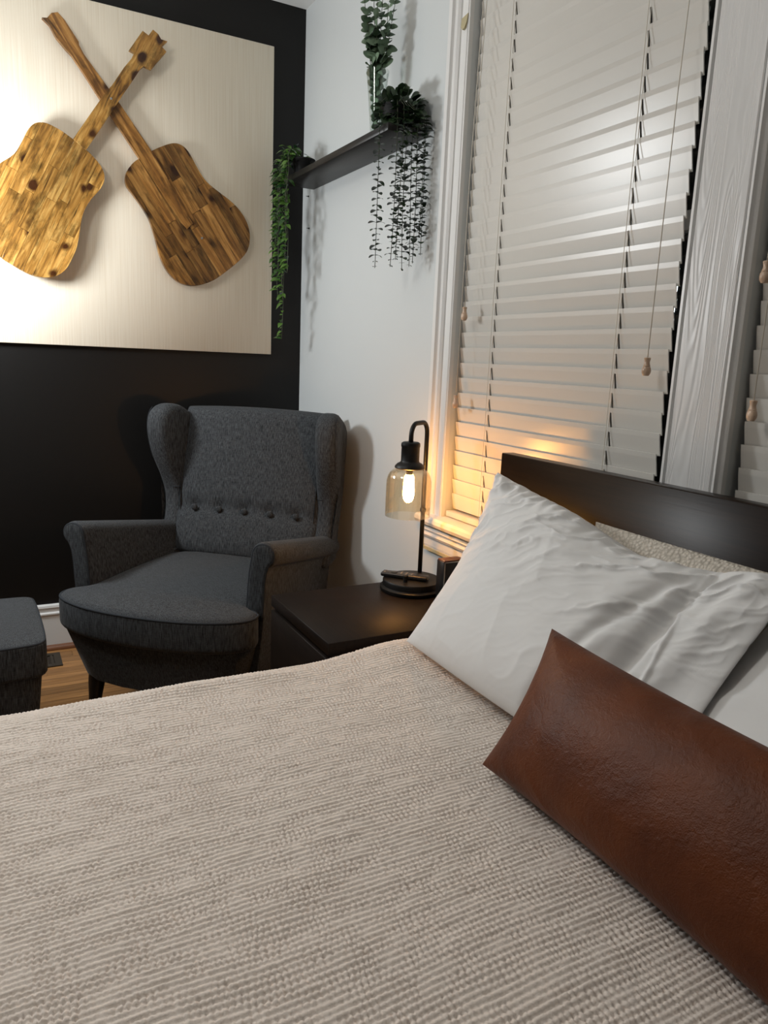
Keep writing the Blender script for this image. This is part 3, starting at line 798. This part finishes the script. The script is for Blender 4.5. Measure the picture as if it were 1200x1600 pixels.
# second pot with long trailing strands
PC = Vector((-0.072, -0.955, 1.9275))
tpn = thing('trailing_plant', 'dark bushy potted plant with long bead-like strands hanging off the shelf end', 'plant', PC)
lathe('pot', [(0.0, 0.0), (0.040, 0.0), (0.042, 0.004), (0.051, 0.062), (0.053, 0.064), (0.053, 0.070), (0.048, 0.070), (0.046, 0.058), (0.0, 0.058)], M_pot, tpn, (0, 0, 0), 28)
LT = leaf_mesh('trailing_leaf', 0.031, 0.0240, 0.0, 0.08, M_trail, 7)
rg = random.Random(21)
items = []
strands = [((-0.152, -0.990), 1.505), ((-0.116, -1.034), 1.508), ((-0.100, -1.046), 1.53), ((-0.080, -1.040), 1.500), ((-0.064, -1.050), 1.512), ((-0.046, -1.046), 1.525), ((-0.026, -1.056), 1.55), ((-0.036, -1.062), 1.60)]
for k, ((sx, sy), ze) in enumerate(strands):
    st = PC + Vector((rg.uniform(-0.02, 0.02), rg.uniform(-0.02, 0.02), 0.065))
    lip = Vector((sx, sy, 1.985 - 0.01 * k * 0.5))
    P = [st, (st + lip) / 2 + Vector((0, 0, 0.025)), lip]
    for i in range(1, 9):
        t = i / 8; P.append(Vector((sx + 0.004 * math.sin(3 * t + k), sy + 0.006 * math.sin(4 * t + 2 * k) * t, lip.z + (ze - lip.z) * t)))
    P = [p - PC for p in P]
    stem = tube('strand', P, 0.0011, M_stem, tpn, 5)
    z = ze - PC.z + 0.004; ph = rg.uniform(0, PI); i = 0
    while z < lip.z - PC.z:
        t = (lip.z - PC.z - z) / (lip.z - ze); ii = min(7, int(t * 8)); q = P[2 + ii].lerp(P[3 + ii], t * 8 - ii)
        big = 0.46 + 0.42 * abs(math.sin(i * 0.55 + k)) + rg.uniform(-0.08, 0.12)
        if i < 2: big = 0.32
        a = ph + i * PI / 2 + rg.uniform(-0.4, 0.4)
        for sg in (0, PI):
            dr = Vector((math.cos(a + sg), math.sin(a + sg), rg.uniform(-0.35, 0.25)))
            if (q + PC).x + dr.x * 0.024 * big > -0.004: dr.x = -abs(dr.x)
            if k == 0 and dr.x > 0 and (q + PC).z > 1.88: dr.x *= -1
            if k > 0 and dr.y > 0.25 and 1.88 < (q + PC).z: dr.y *= -1
            items.append((stem, orient(q, dr, (0, 0, 1), big), big))
        z += 0.0150 + 0.004 * rg.random(); i += 1
for k in range(110):
    a = rg.uniform(0, 2 * PI); e = rg.uniform(-0.9, 1.2); rr = 0.060
    d = Vector((math.cos(a) * math.cos(e), math.sin(a) * math.cos(e), math.sin(e)))
    q = Vector((d.x * rr * 0.78, -0.016 + d.y * rr * 1.15, 0.050 + d.z * 0.045))
    if (q + PC).x > -0.022: q.x -= 0.02; d.x = -abs(d.x)
    if q.z < 0.012 and (q + PC).y > -1.03: q.z = 0.012
    k_ = rg.uniform(0.8, 1.25); items.append((tpn, orient(q, d + Vector((0, 0, rg.uniform(-0.5, 0.5))), (rg.uniform(-1, 0), rg.uniform(-1, 0.4), 0.8), k_), k_))

place_leaves(tpn, LT, items)

# ================================================================== ARMCHAIR
CH = thing('wing_armchair', 'dark grey button-back wing armchair in the corner', 'armchair', (-0.8294, -0.8735, 0), -0.76198)
S = 1.0108
CH.scale = (S, S, S)
def seat_dome(x, y, tp):
    if tp < 0: return 0.0
    return 0.030 * max(0, 1 - (x / 0.36) ** 2) * max(0, 1 - ((y - 0.25) / 0.42) ** 2)
so = [(-0.275, 0.64), (-0.278, 0.40), (-0.279, 0.12), (-0.285, 0.075), (-0.315, 0.062), (-0.338, 0.045), (-0.345, 0.01), (-0.325, -0.035), (-0.26, -0.075), (-0.16, -0.108), (0.0, -0.122),
      (0.16, -0.108), (0.26, -0.075), (0.325, -0.035), (0.345, 0.01), (0.338, 0.045), (0.315, 0.062), (0.285, 0.075), (0.279, 0.12), (0.278, 0.40), (0.275, 0.64)]
so = [tuple(p) for p in smooth_poly(so, 2)]
V, Fc = slab(so, 0.325, 0.432, 0.022, lambda p, q, a: (p, q, a), 4, (0.9, 0.75, 0.55, 0.3, 0.1), seat_dome)
seat = mesh_obj('seat_cushion', V, Fc, M_fabric, CH, True)
fr = [p for p in so if p[1] < 0.07]
fr.sort(key=lambda p: math.atan2(p[0], -(p[1] - 0.3)))
tube('piping', [(x * 0.992, y + 0.003, 0.426) for x, y in fr], 0.0042, M_fabric_p, seat, 8)
# base below the cushion
ring = []
def base_out(z):
    k = (0.325 - z) / 0.175
    w = 0.318 - 0.045 * k; f0 = -0.085 + 0.045 * k
    return [(-w, 0.72, z), (-w, 0.30, z), (-w, 0.02 + 0.02 * k, z), (-w * 0.95, f0 + 0.055, z), (-w * 0.72, f0 + 0.02, z), (-w * 0.35, f0 + 0.003, z), (w * 0.35, f0 + 0.003, z), (w * 0.72, f0 + 0.02, z), (w * 0.95, f0 + 0.055, z), (w, 0.02 + 0.02 * k, z), (w, 0.30, z), (w, 0.72, z)]
V, Fc = loft([base_out(z) for z in (0.330, 0.28, 0.22, 0.165, 0.155)])
autosmooth(mesh_obj('base', V, Fc, M_fabric, CH), 40)
# arms
def arm_section(s):
    P = [(0.262, 0.17), (0.270, 0.30), (0.280, 0.42), (0.288, 0.54), (0.294, 0.585)]
    for a in np.linspace(165, -75, 13):
        P.append((0.338 + 0.043 * math.cos(math.radians(a)), 0.609 + 0.041 * math.sin(math.radians(a))))
    P += [(0.346, 0.545), (0.344, 0.50), (0.340, 0.40), (0.328, 0.28), (0.305, 0.165)]
    return P
def arm_pt(p, Y, s, k=1.0):
    cx, cz = 0.315, 0.45
    X = cx + (p[0] - cx) * k; Z = cz + (p[1] - cz) * (1 - (1 - k) * 0.35)
    t = min(1, max(0, (Z - 0.42) / 0.14)); t = t * t * (3 - 2 * t)
    Z -= 0.185 * (Y - 0.08) * t
    X -= 0.02 * max(0, Y - 0.3)
    return (s * X, Y, Z)
for s in (-1, 1):
    sec = arm_section(s)
    sec = [tuple(p) for p in smooth_poly(sec, 1)]
    rings = [[arm_pt(p, Y, s, k) for p in sec] for Y, k in ((0.075, 0.80), (0.076, 0.93), (0.082, 0.985), (0.09, 1), (0.2, 1), (0.33, 1), (0.46, 1), (0.58, 1), (0.70, 1))]
    V, Fc = loft(rings)
    arm = autosmooth(mesh_obj('armrest', V, Fc, M_fabric, CH), 50)
    # facing panel at the front of the arm
    fp = [(0.283, 0.40), (0.291, 0.54), (0.299, 0.588)] + [(0.338 + 0.036 * math.cos(math.radians(a)), 0.609 + 0.034 * math.sin(math.radians(a))) for a in np.linspace(160, -60, 10)] + [(0.343, 0.545), (0.338, 0.46), (0.334, 0.40)]
    V, Fc = slab([tuple(p) for p in smooth_poly(fp, 1)], 0.068, 0.082, 0.004, lambda p, q, a: (s * p, a, q), 2, (0.7, 0.3))
    mesh_obj('arm_facing', V, Fc, M_fabric, arm, True)
    tube('piping', [(s * (p[0]), 0.073, p[1]) for p in smooth_poly(fp, 1, False)], 0.0044, M_fabric_p, arm, 6)
    # wings
    wp = [(0.585, 0.42), (0.605, 0.50), (0.632, 0.555), (0.650, 0.61), (0.652, 0.665), (0.634, 0.72), (0.605, 0.775), (0.580, 0.84), (0.567, 0.90), (0.568, 0.95), (0.585, 0.987), (0.620, 1.008), (0.665, 1.010), (0.715, 0.995), (0.762, 0.968), (0.785, 0.93), (0.778, 0.86), (0.762, 0.75), (0.745, 0.62), (0.730, 0.48), (0.720, 0.42)]
    wp = [tuple(p) for p in smooth_poly(wp, 2)]
    def w3(p, q, a, s=s):
        fl_ = max(0, 0.70 - p) * 0.16 * min(1, max(0, (q - 0.6) / 0.2))
        xx = a + fl_
        if q > 0.7: pass
        nar = 0.010 * min(1, max(0, (0.70 - q) / 0.15))
        if a > 0.33: xx -= nar
        return (s * xx, p, q)
    V, Fc = slab(wp, 0.283, 0.372, 0.034, w3, 6, (0.85, 0.6, 0.35, 0.12))
    wing = mesh_obj('wing', V, Fc, M_fabric, CH, True)
    Pp = [w3(p[0] + 0.012, p[1], 0.362) for p in wp if p[1] > 0.66 and p[0] < 0.60]
    Pp = [(x + s * 0.0025, y, z) for x, y, z in Pp]
    tube('seam', Pp, 0.0016, M_fabric_p, wing, 5)
    # seam across the wing where the arm cover starts
    tube('seam', [(s * 0.2835, 0.69, 0.683), (s * 0.286, 0.665, 0.682), (s * 0.298, 0.650, 0.681), (s * 0.318, 0.646, 0.680)], 0.0014, M_fabric_p, wing, 5)
# backrest
def back_disp(U, Vv):
    d = 0.012 * (1 - (2 * U - 1) ** 2)
    vb = 0.333
    line = -0.010 * np.exp(-((Vv - vb) / 0.05) ** 2)
    for i in range(5):
        ub = 0.5 + (-0.215 + 0.1075 * i) / 0.634
        line = line - 0.012 * np.exp(-(((U - ub) * 0.634) ** 2 + ((Vv - vb) * 0.6) ** 2) / 0.022 ** 2)
    d2 = 0.010 * np.exp(-((Vv - 0.12) / 0.16) ** 2)
    return d + line + d2
def back_mid(U, Vv):
    z = np.zeros(U.shape + (3,)); z[..., 2] = 0.010 * (1 - (2 * U - 1) ** 2) * Vv
    return z
BK = pillow('backrest', (-0.322, 0.795, 0.992), (0.322, 0.795, 0.992), (-0.312, 0.655, 0.40), (0.312, 0.655, 0.40), 0.125, M_fabric, CH, 90, 90, 14, 0.0, back_disp, (0, -1, 0), None, back_mid)
for i in range(5):
    xx = -0.215 + 0.1075 * i
    o = lathe('button', [(0.0, -0.0055), (0.006, -0.005), (0.0112, -0.002), (0.0128, 0.003), (0.011, 0.010), (0.0, 0.010)], M_fabric, BK, (0, 0, 0), 18)
    o.matrix_local = Matrix.Translation((xx, 0.6285, 0.6090)) @ Matrix.Rotation(-PI / 2 + 0.2, 4, 'X')
# legs
for (lx, ly, dx, dy) in ((-0.238, 0.035, -0.012, -0.012), (0.238, 0.035, 0.012, -0.012), (-0.225, 0.62, -0.012, 0.05), (0.225, 0.62, 0.012, 0.05)):
    rings = []
    for z, hw in ((0.160, 0.024), (0.12, 0.0225), (0.03, 0.0145), (0.004, 0.0125), (0.0, 0.011)):
        k = (0.16 - z) / 0.16
        rings.append([(lx + dx * k + hw * math.copysign(abs(math.cos(a)) ** 0.5, math.cos(a)), ly + dy * k + hw * math.copysign(abs(math.sin(a)) ** 0.5, math.sin(a)), z) for a in np.linspace(0, 2 * PI, 17)[:-1]])
    V, Fc = loft(rings); autosmooth(mesh_obj('leg', V, Fc, M_leg, CH), 50)

# ================================================================== FOOTSTOOL
FS = thing('footstool', 'dark grey upholstered footstool beside the armchair', 'footstool', (-1.455, -0.845, 0), 0.02)
fo = [(-0.30, -0.22), (0.30, -0.22), (0.30, 0.22), (-0.30, 0.22)]
fo = [(x * 1.0, y * 1.0) for x, y in [(-0.25, -0.229), (0.0, -0.232), (0.25, -0.229), (0.298, -0.215), (0.304, -0.16), (0.306, 0.0), (0.304, 0.16), (0.298, 0.215), (0.25, 0.229), (0.0, 0.232), (-0.25, 0.229), (-0.298, 0.215), (-0.305, 0.16), (-0.308, 0.0), (-0.305, -0.16), (-0.298, -0.215)]]
fo = [tuple(p) for p in smooth_poly(fo, 2)]
V, Fc = slab(fo, 0.325, 0.425, 0.012, lambda p, q, a: (p, q, a), 4, (0.9, 0.75, 0.55, 0.3, 0.1), lambda x, y, tp: 0.02 * max(0, 1 - (x / 0.31) ** 2) * max(0, 1 - (y / 0.24) ** 2) if tp > 0 else 0)
cu = mesh_obj('cushion', V, Fc, M_fabric, FS, True)
tube('piping', [(x * 0.985, y * 0.98, 0.421) for x, y in fo], 0.0042, M_fabric_p, cu, 8, True)
V, Fc = loft([[(x * k, y * k, z) for x, y in fo] for z, k in ((0.33, 0.955), (0.20, 0.915), (0.15, 0.90), (0.145, 0.88))])
autosmooth(mesh_obj('base', V, Fc, M_fabric, FS), 40)
for lx in (-0.22, 0.22):
    for ly in (-0.15, 0.15):
        rings = [[(lx + hw * c, ly + hw * d, z) for c, d in ((-1, -1), (1, -1), (1, 1), (-1, 1))] for z, hw in ((0.15, 0.022), (0.0, 0.013))]
        V, Fc = loft(rings); mesh_obj('leg', V, Fc, M_leg, FS)

# floor register ----------------------------------------------------
rgt = thing('floor_register', 'small dark metal vent cover set in the wooden floor', 'vent', (-1.19, -0.137, 0.0))
bm = bmesh.new()
for lo, hi in [((-0.14, -0.070, 0), (0.14, -0.045, 0.005)), ((-0.14, 0.045, 0), (0.14, 0.070, 0.005)), ((-0.14, -0.045, 0), (-0.115, 0.045, 0.005)), ((0.115, -0.045, 0), (0.14, 0.045, 0.005))]: box_bm(bm, lo, hi)
me = bpy.data.meshes.new('plate'); bm.to_mesh(me); bm.free(); link('frame', me, M_register, rgt)
box('opening_shade', (-0.115, -0.045, 0.0), (0.115, 0.045, 0.001), M_vent_shade, rgt)  # near-black sheet painted in for the shade inside the vent
for k in range(12):
    box('slat', (-0.112 + k * 0.0195, -0.045, 0.001), (-0.112 + k * 0.0195 + 0.009, 0.045, 0.0042), M_register, rgt)

# ================================================================== NIGHTSTAND
NS = thing('nightstand', 'black-brown two-drawer nightstand between armchair and bed', 'nightstand', (-0.573, -1.4435, 0))
box('top', (0.0, -0.2005, 0.518), (0.500, 0.2005, 0.55), M_night, NS, 0.0012, 1)
box('side_panel', (0.012, 0.170, 0.0), (0.498, 0.198, 0.518), M_darkwood_x, NS)
box('side_panel', (0.012, -0.198, 0.0), (0.498, -0.170, 0.518), M_darkwood_x, NS)
box('back_panel', (0.488, -0.170, 0.04), (0.496, 0.170, 0.518), M_darkwood_x, NS)
box('plinth', (0.035, -0.170, 0.0), (0.055, 0.170, 0.05), M_darkwood_x, NS)
box('drawer', (0.0, -0.199, 0.285), (0.020, 0.199, 0.506), M_night, NS, 0.001, 1)
box('drawer', (0.0, -0.199, 0.055), (0.020, 0.199, 0.276), M_night, NS, 0.001, 1)

# ================================================================== BEDSIDE LAMP
LO = Vector((-0.164, -1.340, 0.55))
LP = thing('bedside_lamp', 'black bent-pipe table lamp with lit bulb in glass shade', 'lamp', LO)
base = lathe('base', [(0.0, 0.0), (0.093, 0.0), (0.0955, 0.003), (0.0955, 0.011), (0.091, 0.014), (0.088, 0.016), (0.0885, 0.030), (0.086, 0.034), (0.0, 0.036)], M_black_metal, LP, (0, 0, 0), 56)
lathe('switch', [(0.0, 0.035), (0.006, 0.035), (0.006, 0.044), (0.0078, 0.045), (0.0078, 0.054), (0.006, 0.056), (0.0, 0.056)], M_black_metal, base, (-0.040, -0.028, 0), 16)
sx, sy = 0.056, 0.050
hx, hy = -0.200 - LO.x, -1.354 - LO.y
dv = Vector((hx - sx, hy - sy, 0)); dl = dv.length; dv.normalize()
top = 0.497
P = [Vector((sx, sy, 0.034)), Vector((sx, sy, 0.2)), Vector((sx, sy, 0.35))]
rr = 0.034
for a in np.linspace(0, PI / 2, 7): P.append(Vector((sx, sy, top - rr)) + dv * (rr - rr * math.cos(a)) + Vector((0, 0, rr * math.sin(a))))
for a in np.linspace(0, PI / 2, 7): P.append(Vector((hx, hy, top - rr)) - dv * (rr - rr * math.sin(a)) + Vector((0, 0, rr * math.cos(a))))
P.append(Vector((hx, hy, 0.435)))
tube('pipe', P, 0.0068, M_black_metal, LP, 14)
lathe('pipe_joint', [(0.0, 0), (0.0085, 0), (0.0092, 0.002), (0.0092, 0.010), (0.0085, 0.012), (0.0, 0.012)], M_black_metal, LP, (sx, sy, 0.225), 16)
sk = lathe('socket', [(0.0, 0.446), (0.022, 0.446), (0.0265, 0.443), (0.0275, 0.438), (0.0275, 0.433), (0.0262, 0.431), (0.0262, 0.392), (0.028, 0.388), (0.036, 0.384), (0.0425, 0.377), (0.0435, 0.372), (0.040, 0.369), (0.0, 0.369)], M_black_metal, LP, (hx, hy, 0), 36)
out = [(0.040, 0.3685), (0.047, 0.366), (0.055, 0.359), (0.061, 0.349), (0.0645, 0.336), (0.0655, 0.320), (0.0655, 0.245), (0.0652, 0.231)]
inn = [(0.0635, 0.231), (0.0638, 0.245), (0.0638, 0.320), (0.0628, 0.335), (0.0595, 0.347), (0.0540, 0.356), (0.0465, 0.3625), (0.040, 0.365)]
lathe('glass_shade', out + inn, M_shade, LP, (hx, hy, 0), 48, caps=False)
bb_ = lathe('bulb', [(0.0, 0.270), (0.005, 0.2705), (0.0105, 0.2745), (0.0145, 0.282), (0.0165, 0.293), (0.0167, 0.305), (0.0155, 0.319), (0.0130, 0.334), (0.0108, 0.346), (0.0095, 0.352), (0.0, 0.352)], M_bulb, LP, (hx, hy, 0), 20)
lathe('bulb_cap', [(0.0, 0.352), (0.0095, 0.352), (0.0098, 0.369), (0.0, 0.369)], M_black_metal, sk, (hx, hy, 0), 16)

# remote on the lamp base -------------------------------------------
RC = thing('remote_control', 'slim black remote control lying across the lamp base', 'remote', (-0.186, -1.333, 0.5866), math.atan2(-0.111, 0.108))
bm = bmesh.new(); box_bm(bm, (-0.072, -0.0175, 0.0), (0.072, 0.0175, 0.013), 0.005, 3)
me = bpy.data.meshes.new('body'); bm.to_mesh(me); bm.free(); autosmooth(link('body', me, M_plastic, RC), 40)
lathe('round_pad', [(0.0, 0.0), (0.0105, 0.0), (0.0105, 0.0016), (0.0085, 0.002), (0.0, 0.0018)], M_plastic, RC, (-0.034, 0, 0.0128), 20)
for bx, by in ((-0.060, 0.008), (-0.060, -0.008), (-0.052, 0.0), (-0.010, -0.009), (-0.010, 0.0), (-0.010, 0.009), (0.006, -0.009), (0.006, 0.0), (0.006, 0.009), (0.022, -0.006), (0.022, 0.006)):
    lathe('button', [(0.0, 0.0), (0.0032, 0.0), (0.0030, 0.0012), (0.0, 0.0014)], M_button, RC, (bx, by, 0.0128), 10)

# small clock-like box on the nightstand -----------------------------
CB = thing('bedside_clock', 'small upright dark box with wooden top and silver edged face by the pillow', 'clock', (-0.115, -1.466, 0.55), 0.0)
box('case', (-0.032, -0.018, 0.0), (0.038, 0.020, 0.1235), M_redwood, CB, 0.003, 2)
box('end_panel', (-0.0335, -0.017, 0.001), (-0.0318, 0.019, 0.119), M_plastic, CB, 0.0005, 1)
boxes('silver_frame', [((-0.033, -0.0205, 0.001), (-0.0305, -0.0175, 0.1195)), ((0.0355, -0.0205, 0.001), (0.038, -0.0175, 0.1195)), ((-0.033, -0.0205, 0.117), (0.038, -0.0175, 0.1195)), ((-0.033, -0.0205, 0.001), (0.038, -0.0175, 0.004))], M_silver, CB)
box('face', (-0.0305, -0.0195, 0.004), (0.0355, -0.0178, 0.117), M_screen, CB)

# ================================================================== BED
BT = 0.560       # bedspread height
BED = thing('bed', 'bed with black-brown wooden headboard below the window', 'bed', (-1.1, -2.46, 0))
bx0, by0 = -1.1, -2.46
box('headboard', (-0.100 - bx0, -3.30 - by0, 0.06), (-0.062 - bx0, -1.645 - by0, 1.000), M_darkwood, BED, 0.002, 1)
box('side_rail', (-2.10 - bx0, -1.735 - by0, 0.12), (-0.101 - bx0, -1.70 - by0, 0.36), M_darkwood_x, BED, 0.002, 1)
box('side_rail', (-2.10 - bx0, -3.275 - by0, 0.12), (-0.101 - bx0, -3.24 - by0, 0.36), M_darkwood_x, BED, 0.002, 1)
box('footboard', (-2.14 - bx0, -3.275 - by0, 0.06), (-2.101 - bx0, -1.70 - by0, 0.36), M_darkwood_x, BED, 0.002, 1)
box('leg', (-2.14 - bx0, -1.74 - by0, 0.0), (-2.105 - bx0, -1.70 - by0, 0.06), M_darkwood_x, BED)
box('leg', (-2.14 - bx0, -3.275 - by0, 0.0), (-2.105 - bx0, -3.235 - by0, 0.06), M_darkwood_x, BED)
box('leg', (-0.10 - bx0, -1.70 - by0, 0.0), (-0.064 - bx0, -1.66 - by0, 0.06), M_darkwood_x, BED)
box('leg', (-0.10 - bx0, -3.275 - by0, 0.0), (-0.064 - bx0, -3.235 - by0, 0.06), M_darkwood_x, BED)
box('slatted_base', (-2.10 - bx0, -3.24 - by0, 0.25), (-0.101 - bx0, -1.735 - by0, 0.28), M_darkwood_x, BED)
box('mattress', (-2.09 - bx0, -3.225 - by0, 0.281), (-0.112 - bx0, -1.755 - by0, 0.535), M_cotton, BED, 0.03, 3)

# bedspread: real knitted relief
def axis(lo, hi, flo, fhi, fine, coarse):
    a = list(np.arange(lo, flo, coarse)) + list(np.arange(flo, fhi, fine)) + list(np.arange(fhi, hi, coarse)) + [hi]
    return np.array(a)
ax_ = axis(-2.095, -0.115, -1.48, -0.34, 0.0019, 0.02)
s_lo, s_hi = -0.27, 1.54 + 0.27          # arc parameter across the bed; 0 .. 1.54 is the flat top
ay_ = axis(s_lo, s_hi, -0.06, 1.16, 0.0019, 0.012)
A, B = np.meshgrid(ax_, ay_, indexing='ij')
r0 = 0.050; yE = -1.722
def across(s):
    # s<0: left drop
    q = r0 * PI / 2
    y = np.where(s >= q / 2, yE - r0 - (s - q / 2), 0.0); z = np.full_like(s, BT)
    th = np.clip((q / 2 - s) / r0, 0, PI / 2)
    m1 = (s < q / 2)
    y = np.where(m1, yE - r0 + r0 * np.sin(th), y); z = np.where(m1, BT - r0 + r0 * np.cos(th), z)
    m2 = (s < -q / 2)
    y = np.where(m2, yE, y); z = np.where(m2, BT - r0 + (s + q / 2), z)
    ny = np.where(m1, np.sin(th), 0.0); nz = np.where(m1, np.cos(th), 1.0)
    return y, z, ny, nz
half = (s_hi + s_lo) / 2
mir = B > half
Bs = np.where(mir, s_hi + s_lo - B, B)
Y, Z, NY, NZ = across(Bs)
ymid = across(np.array([half]))[0][0]
Y = np.where(mir, 2 * ymid - Y, Y); NY = np.where(mir, -NY, NY)
# soft unevenness of the cloth
soft = 0.012 * fbm(A * 3.0 + 7, B * 3.5 + 3, 3, 3) + 0.004 * fbm(A * 8 + 2, B * 16, 9, 3)
ridge = 0.010 * np.exp(-((B - 0.085 - 0.03 * np.sin(A * 3.1 + 1)) / 0.03) ** 2) * np.clip((A + 1.5) / 0.6, 0, 1) * np.clip((-0.55 - A) / 0.3, 0, 1)
hump = 0.022 * np.exp(-((A + 0.42) / 0.16) ** 2) * np.exp(-((B - 0.02) / 0.12) ** 2)
# stitch rows along the bed with popcorn-like cells
wob = 0.016 * fbm(A * 4, B * 6, 21, 3)
rowp = 0.0088; cellp = 0.0074
rv = (B + wob) / rowp
ri = np.floor(rv)
cell = A / cellp + 7.31 * np.mod(np.sin(ri * 12.9898) * 43758.5453, 1) + 2.6 * (vnoise(A * 18 + ri * 5.37, ri * 0.61, 5) - 0.5)
hi1 = np.abs(np.sin(PI * rv)) ** 0.8
hi2 = 0.5 + 0.5 * np.sin(2 * PI * cell)
amp = np.clip(2.0 * vnoise(A * 40, B * 70, 14) - 0.1, 0.25, 1.5)
groove = 0.55 + 0.55 * vnoise(A * 14 + 40, B * 55, 17)
knit = 0.0027 * hi1 * groove - 0.0034 * (1 - hi2) ** 2.5 * amp * (1 - 0.6 * hi1) + 0.0012 * (vnoise(A * 300, B * 300, 77) - 0.5)
fine = (A > -1.49) & (A < -0.33) & (B > -0.07) & (B < 1.17)
D = soft + ridge + hump + np.where(fine, knit, 0.001)
grid_mesh('bedspread', A, Y + NY * D, Z + NZ * D, M_spread)
sp = bpy.data.objects['bedspread']
tag(sp, 'cream textured knit bedspread covering the bed', 'bedspread')

# ---- pillows
def ridged(x, y, seed):
    return 1 - np.abs(2 * vnoise(x, y, seed) - 1)
def case_wrinkle(U, Vv):
    # creases running from lower left to upper right, strongest near the gathered top edge
    x = U * 0.78; y = Vv * 0.5
    a = 0.62; p = x * math.cos(a) + y * math.sin(a); q = -x * math.sin(a) + y * math.cos(a)
    w1_ = ridged(p * 5 + 0.8 * fbm(x * 8, y * 8, 3), q * 26 + 1.5 * fbm(x * 14, y * 14, 6), 31) ** 2.2
    w2_ = ridged(p * 12, q * 60 + 3 * fbm(x * 12, y * 12, 8), 33) ** 3
    top_ = np.clip((Vv - 0.30) / 0.6, 0, 1)
    gath = 0.006 * np.sin(U * 130 + 4 * fbm(U * 12, Vv * 3, 2)) * np.clip((Vv - 0.84) / 0.14, 0, 1) * np.clip(1.3 - U, 0, 1)
    ml = ridged(x * 10, y * 10 + 3, 44) ** 3 * 0.0025
    hem = 0.005 * np.exp(-((U - 0.835 - 0.02 * np.sin(Vv * 5)) / 0.006) ** 2)
    fold = -0.020 * np.exp(-((U - 0.800 - 0.05 * (Vv - 0.4)) / 0.018) ** 2) * np.clip(Vv * 1.6, 0, 1) - 0.010 * np.exp(-((U - 0.70 - 0.18 * (Vv - 0.4)) / 0.02) ** 2) + 0.012 * np.exp(-((U - 0.87 - 0.10 * (Vv - 0.4)) / 0.03) ** 2) * np.clip(Vv * 1.5, 0, 1)
    return (0.015 * w1_ + 0.0045 * w2_) * (0.06 + top_ ** 1.4) * np.clip(1.25 - 0.4 * U, 0, 1) + gath + ml + hem + fold - 0.004
def p1_prof(U, Vv):
    k = np.clip((U - 0.68) / 0.24, 0, 1); k = k * k * (3 - 2 * k)
    return 1 - 0.72 * k
def p1_mid(U, Vv):
    z = np.zeros(U.shape + (3,))
    z[..., 2] = (-0.026 * np.sin(PI * np.clip(U / 0.9, 0, 1)) - 0.048 * np.exp(-((U - 0.66) / 0.20) ** 2)) * Vv ** 2
    z[..., 0] = -0.02 * np.sin(PI * U) * (1 - Vv) - 0.030 * np.clip((U - 0.75) / 0.25, 0, 1)
    z[..., 1] = -0.050 * (1 - U) ** 3 * 4 * Vv * (1 - Vv)
    return z
P1 = pillow('white_pillow', (-0.150, -1.700, 0.958), (-0.150, -2.515, 0.912), (-0.450, -1.800, 0.596), (-0.450, -2.520, 0.600), 0.19, M_cotton, None, 320, 210, 2.6, 0.035, case_wrinkle, (-1, 0, 1), p1_prof, p1_mid)
tag(P1, 'large crumpled white pillow leaning on the headboard nearest the lamp', 'pillow', 'white bed pillows')
def p2_w(U, Vv):
    return 0.006 * ridged(U * 5, Vv * 9, 71) ** 2 - 0.003
P2 = pillow('white_pillow', (-0.135, -2.47, 0.85), (-0.135, -3.18, 0.85), (-0.425, -2.40, 0.595), (-0.425, -3.12, 0.595), 0.13, M_cotton, None, 80, 60, 2.6, 0.03, p2_w, (-1, 0, 1))
tag(P2, 'smooth white pillow at the right edge, partly under the other pillow flap', 'pillow', 'white bed pillows')
P3 = pillow('knit_pillow', (-0.133, -2.03, 0.902), (-0.133, -2.70, 0.902), (-0.150, -2.03, 0.590), (-0.150, -2.70, 0.590), 0.07, M_knit, None, 80, 60, 3.0, 0.02, None, (-1, 0, 0.2))
tag(P3, 'cream knit pillow upright against the headboard behind the white pillow', 'pillow')
def lth(U, Vv):
    x = U * 0.6; y = Vv * 0.26
    e = np.exp(-((1 - Vv) / 0.12)) + np.exp(-(Vv / 0.12)) * 0.5
    pk = 0.011 * ridged(x * 13 + 2 * y * 10, y * 9, 51) ** 2 * e
    dent = -0.010 * np.exp(-(((U - 0.46) / 0.05) ** 2 + ((Vv - 0.96) / 0.10) ** 2)) - 0.016 * np.exp(-(((U - 0.95) / 0.10) ** 2 + ((Vv - 0.45) / 0.05) ** 2))
    return pk + dent + 0.006 * fbm(x * 10, y * 14, 61, 3)
PL = pillow('leather_pillow', (-0.446, -2.268, 0.788), (-0.460, -2.925, 0.788), (-0.585, -2.285, 0.580), (-0.600, -2.925, 0.580), 0.150, M_leather, None, 200, 110, 2.2, 0.075, lth, (-1, 0, 0.6))
tag(PL, 'long brown leather lumbar pillow lying in front of the white pillows', 'pillow')
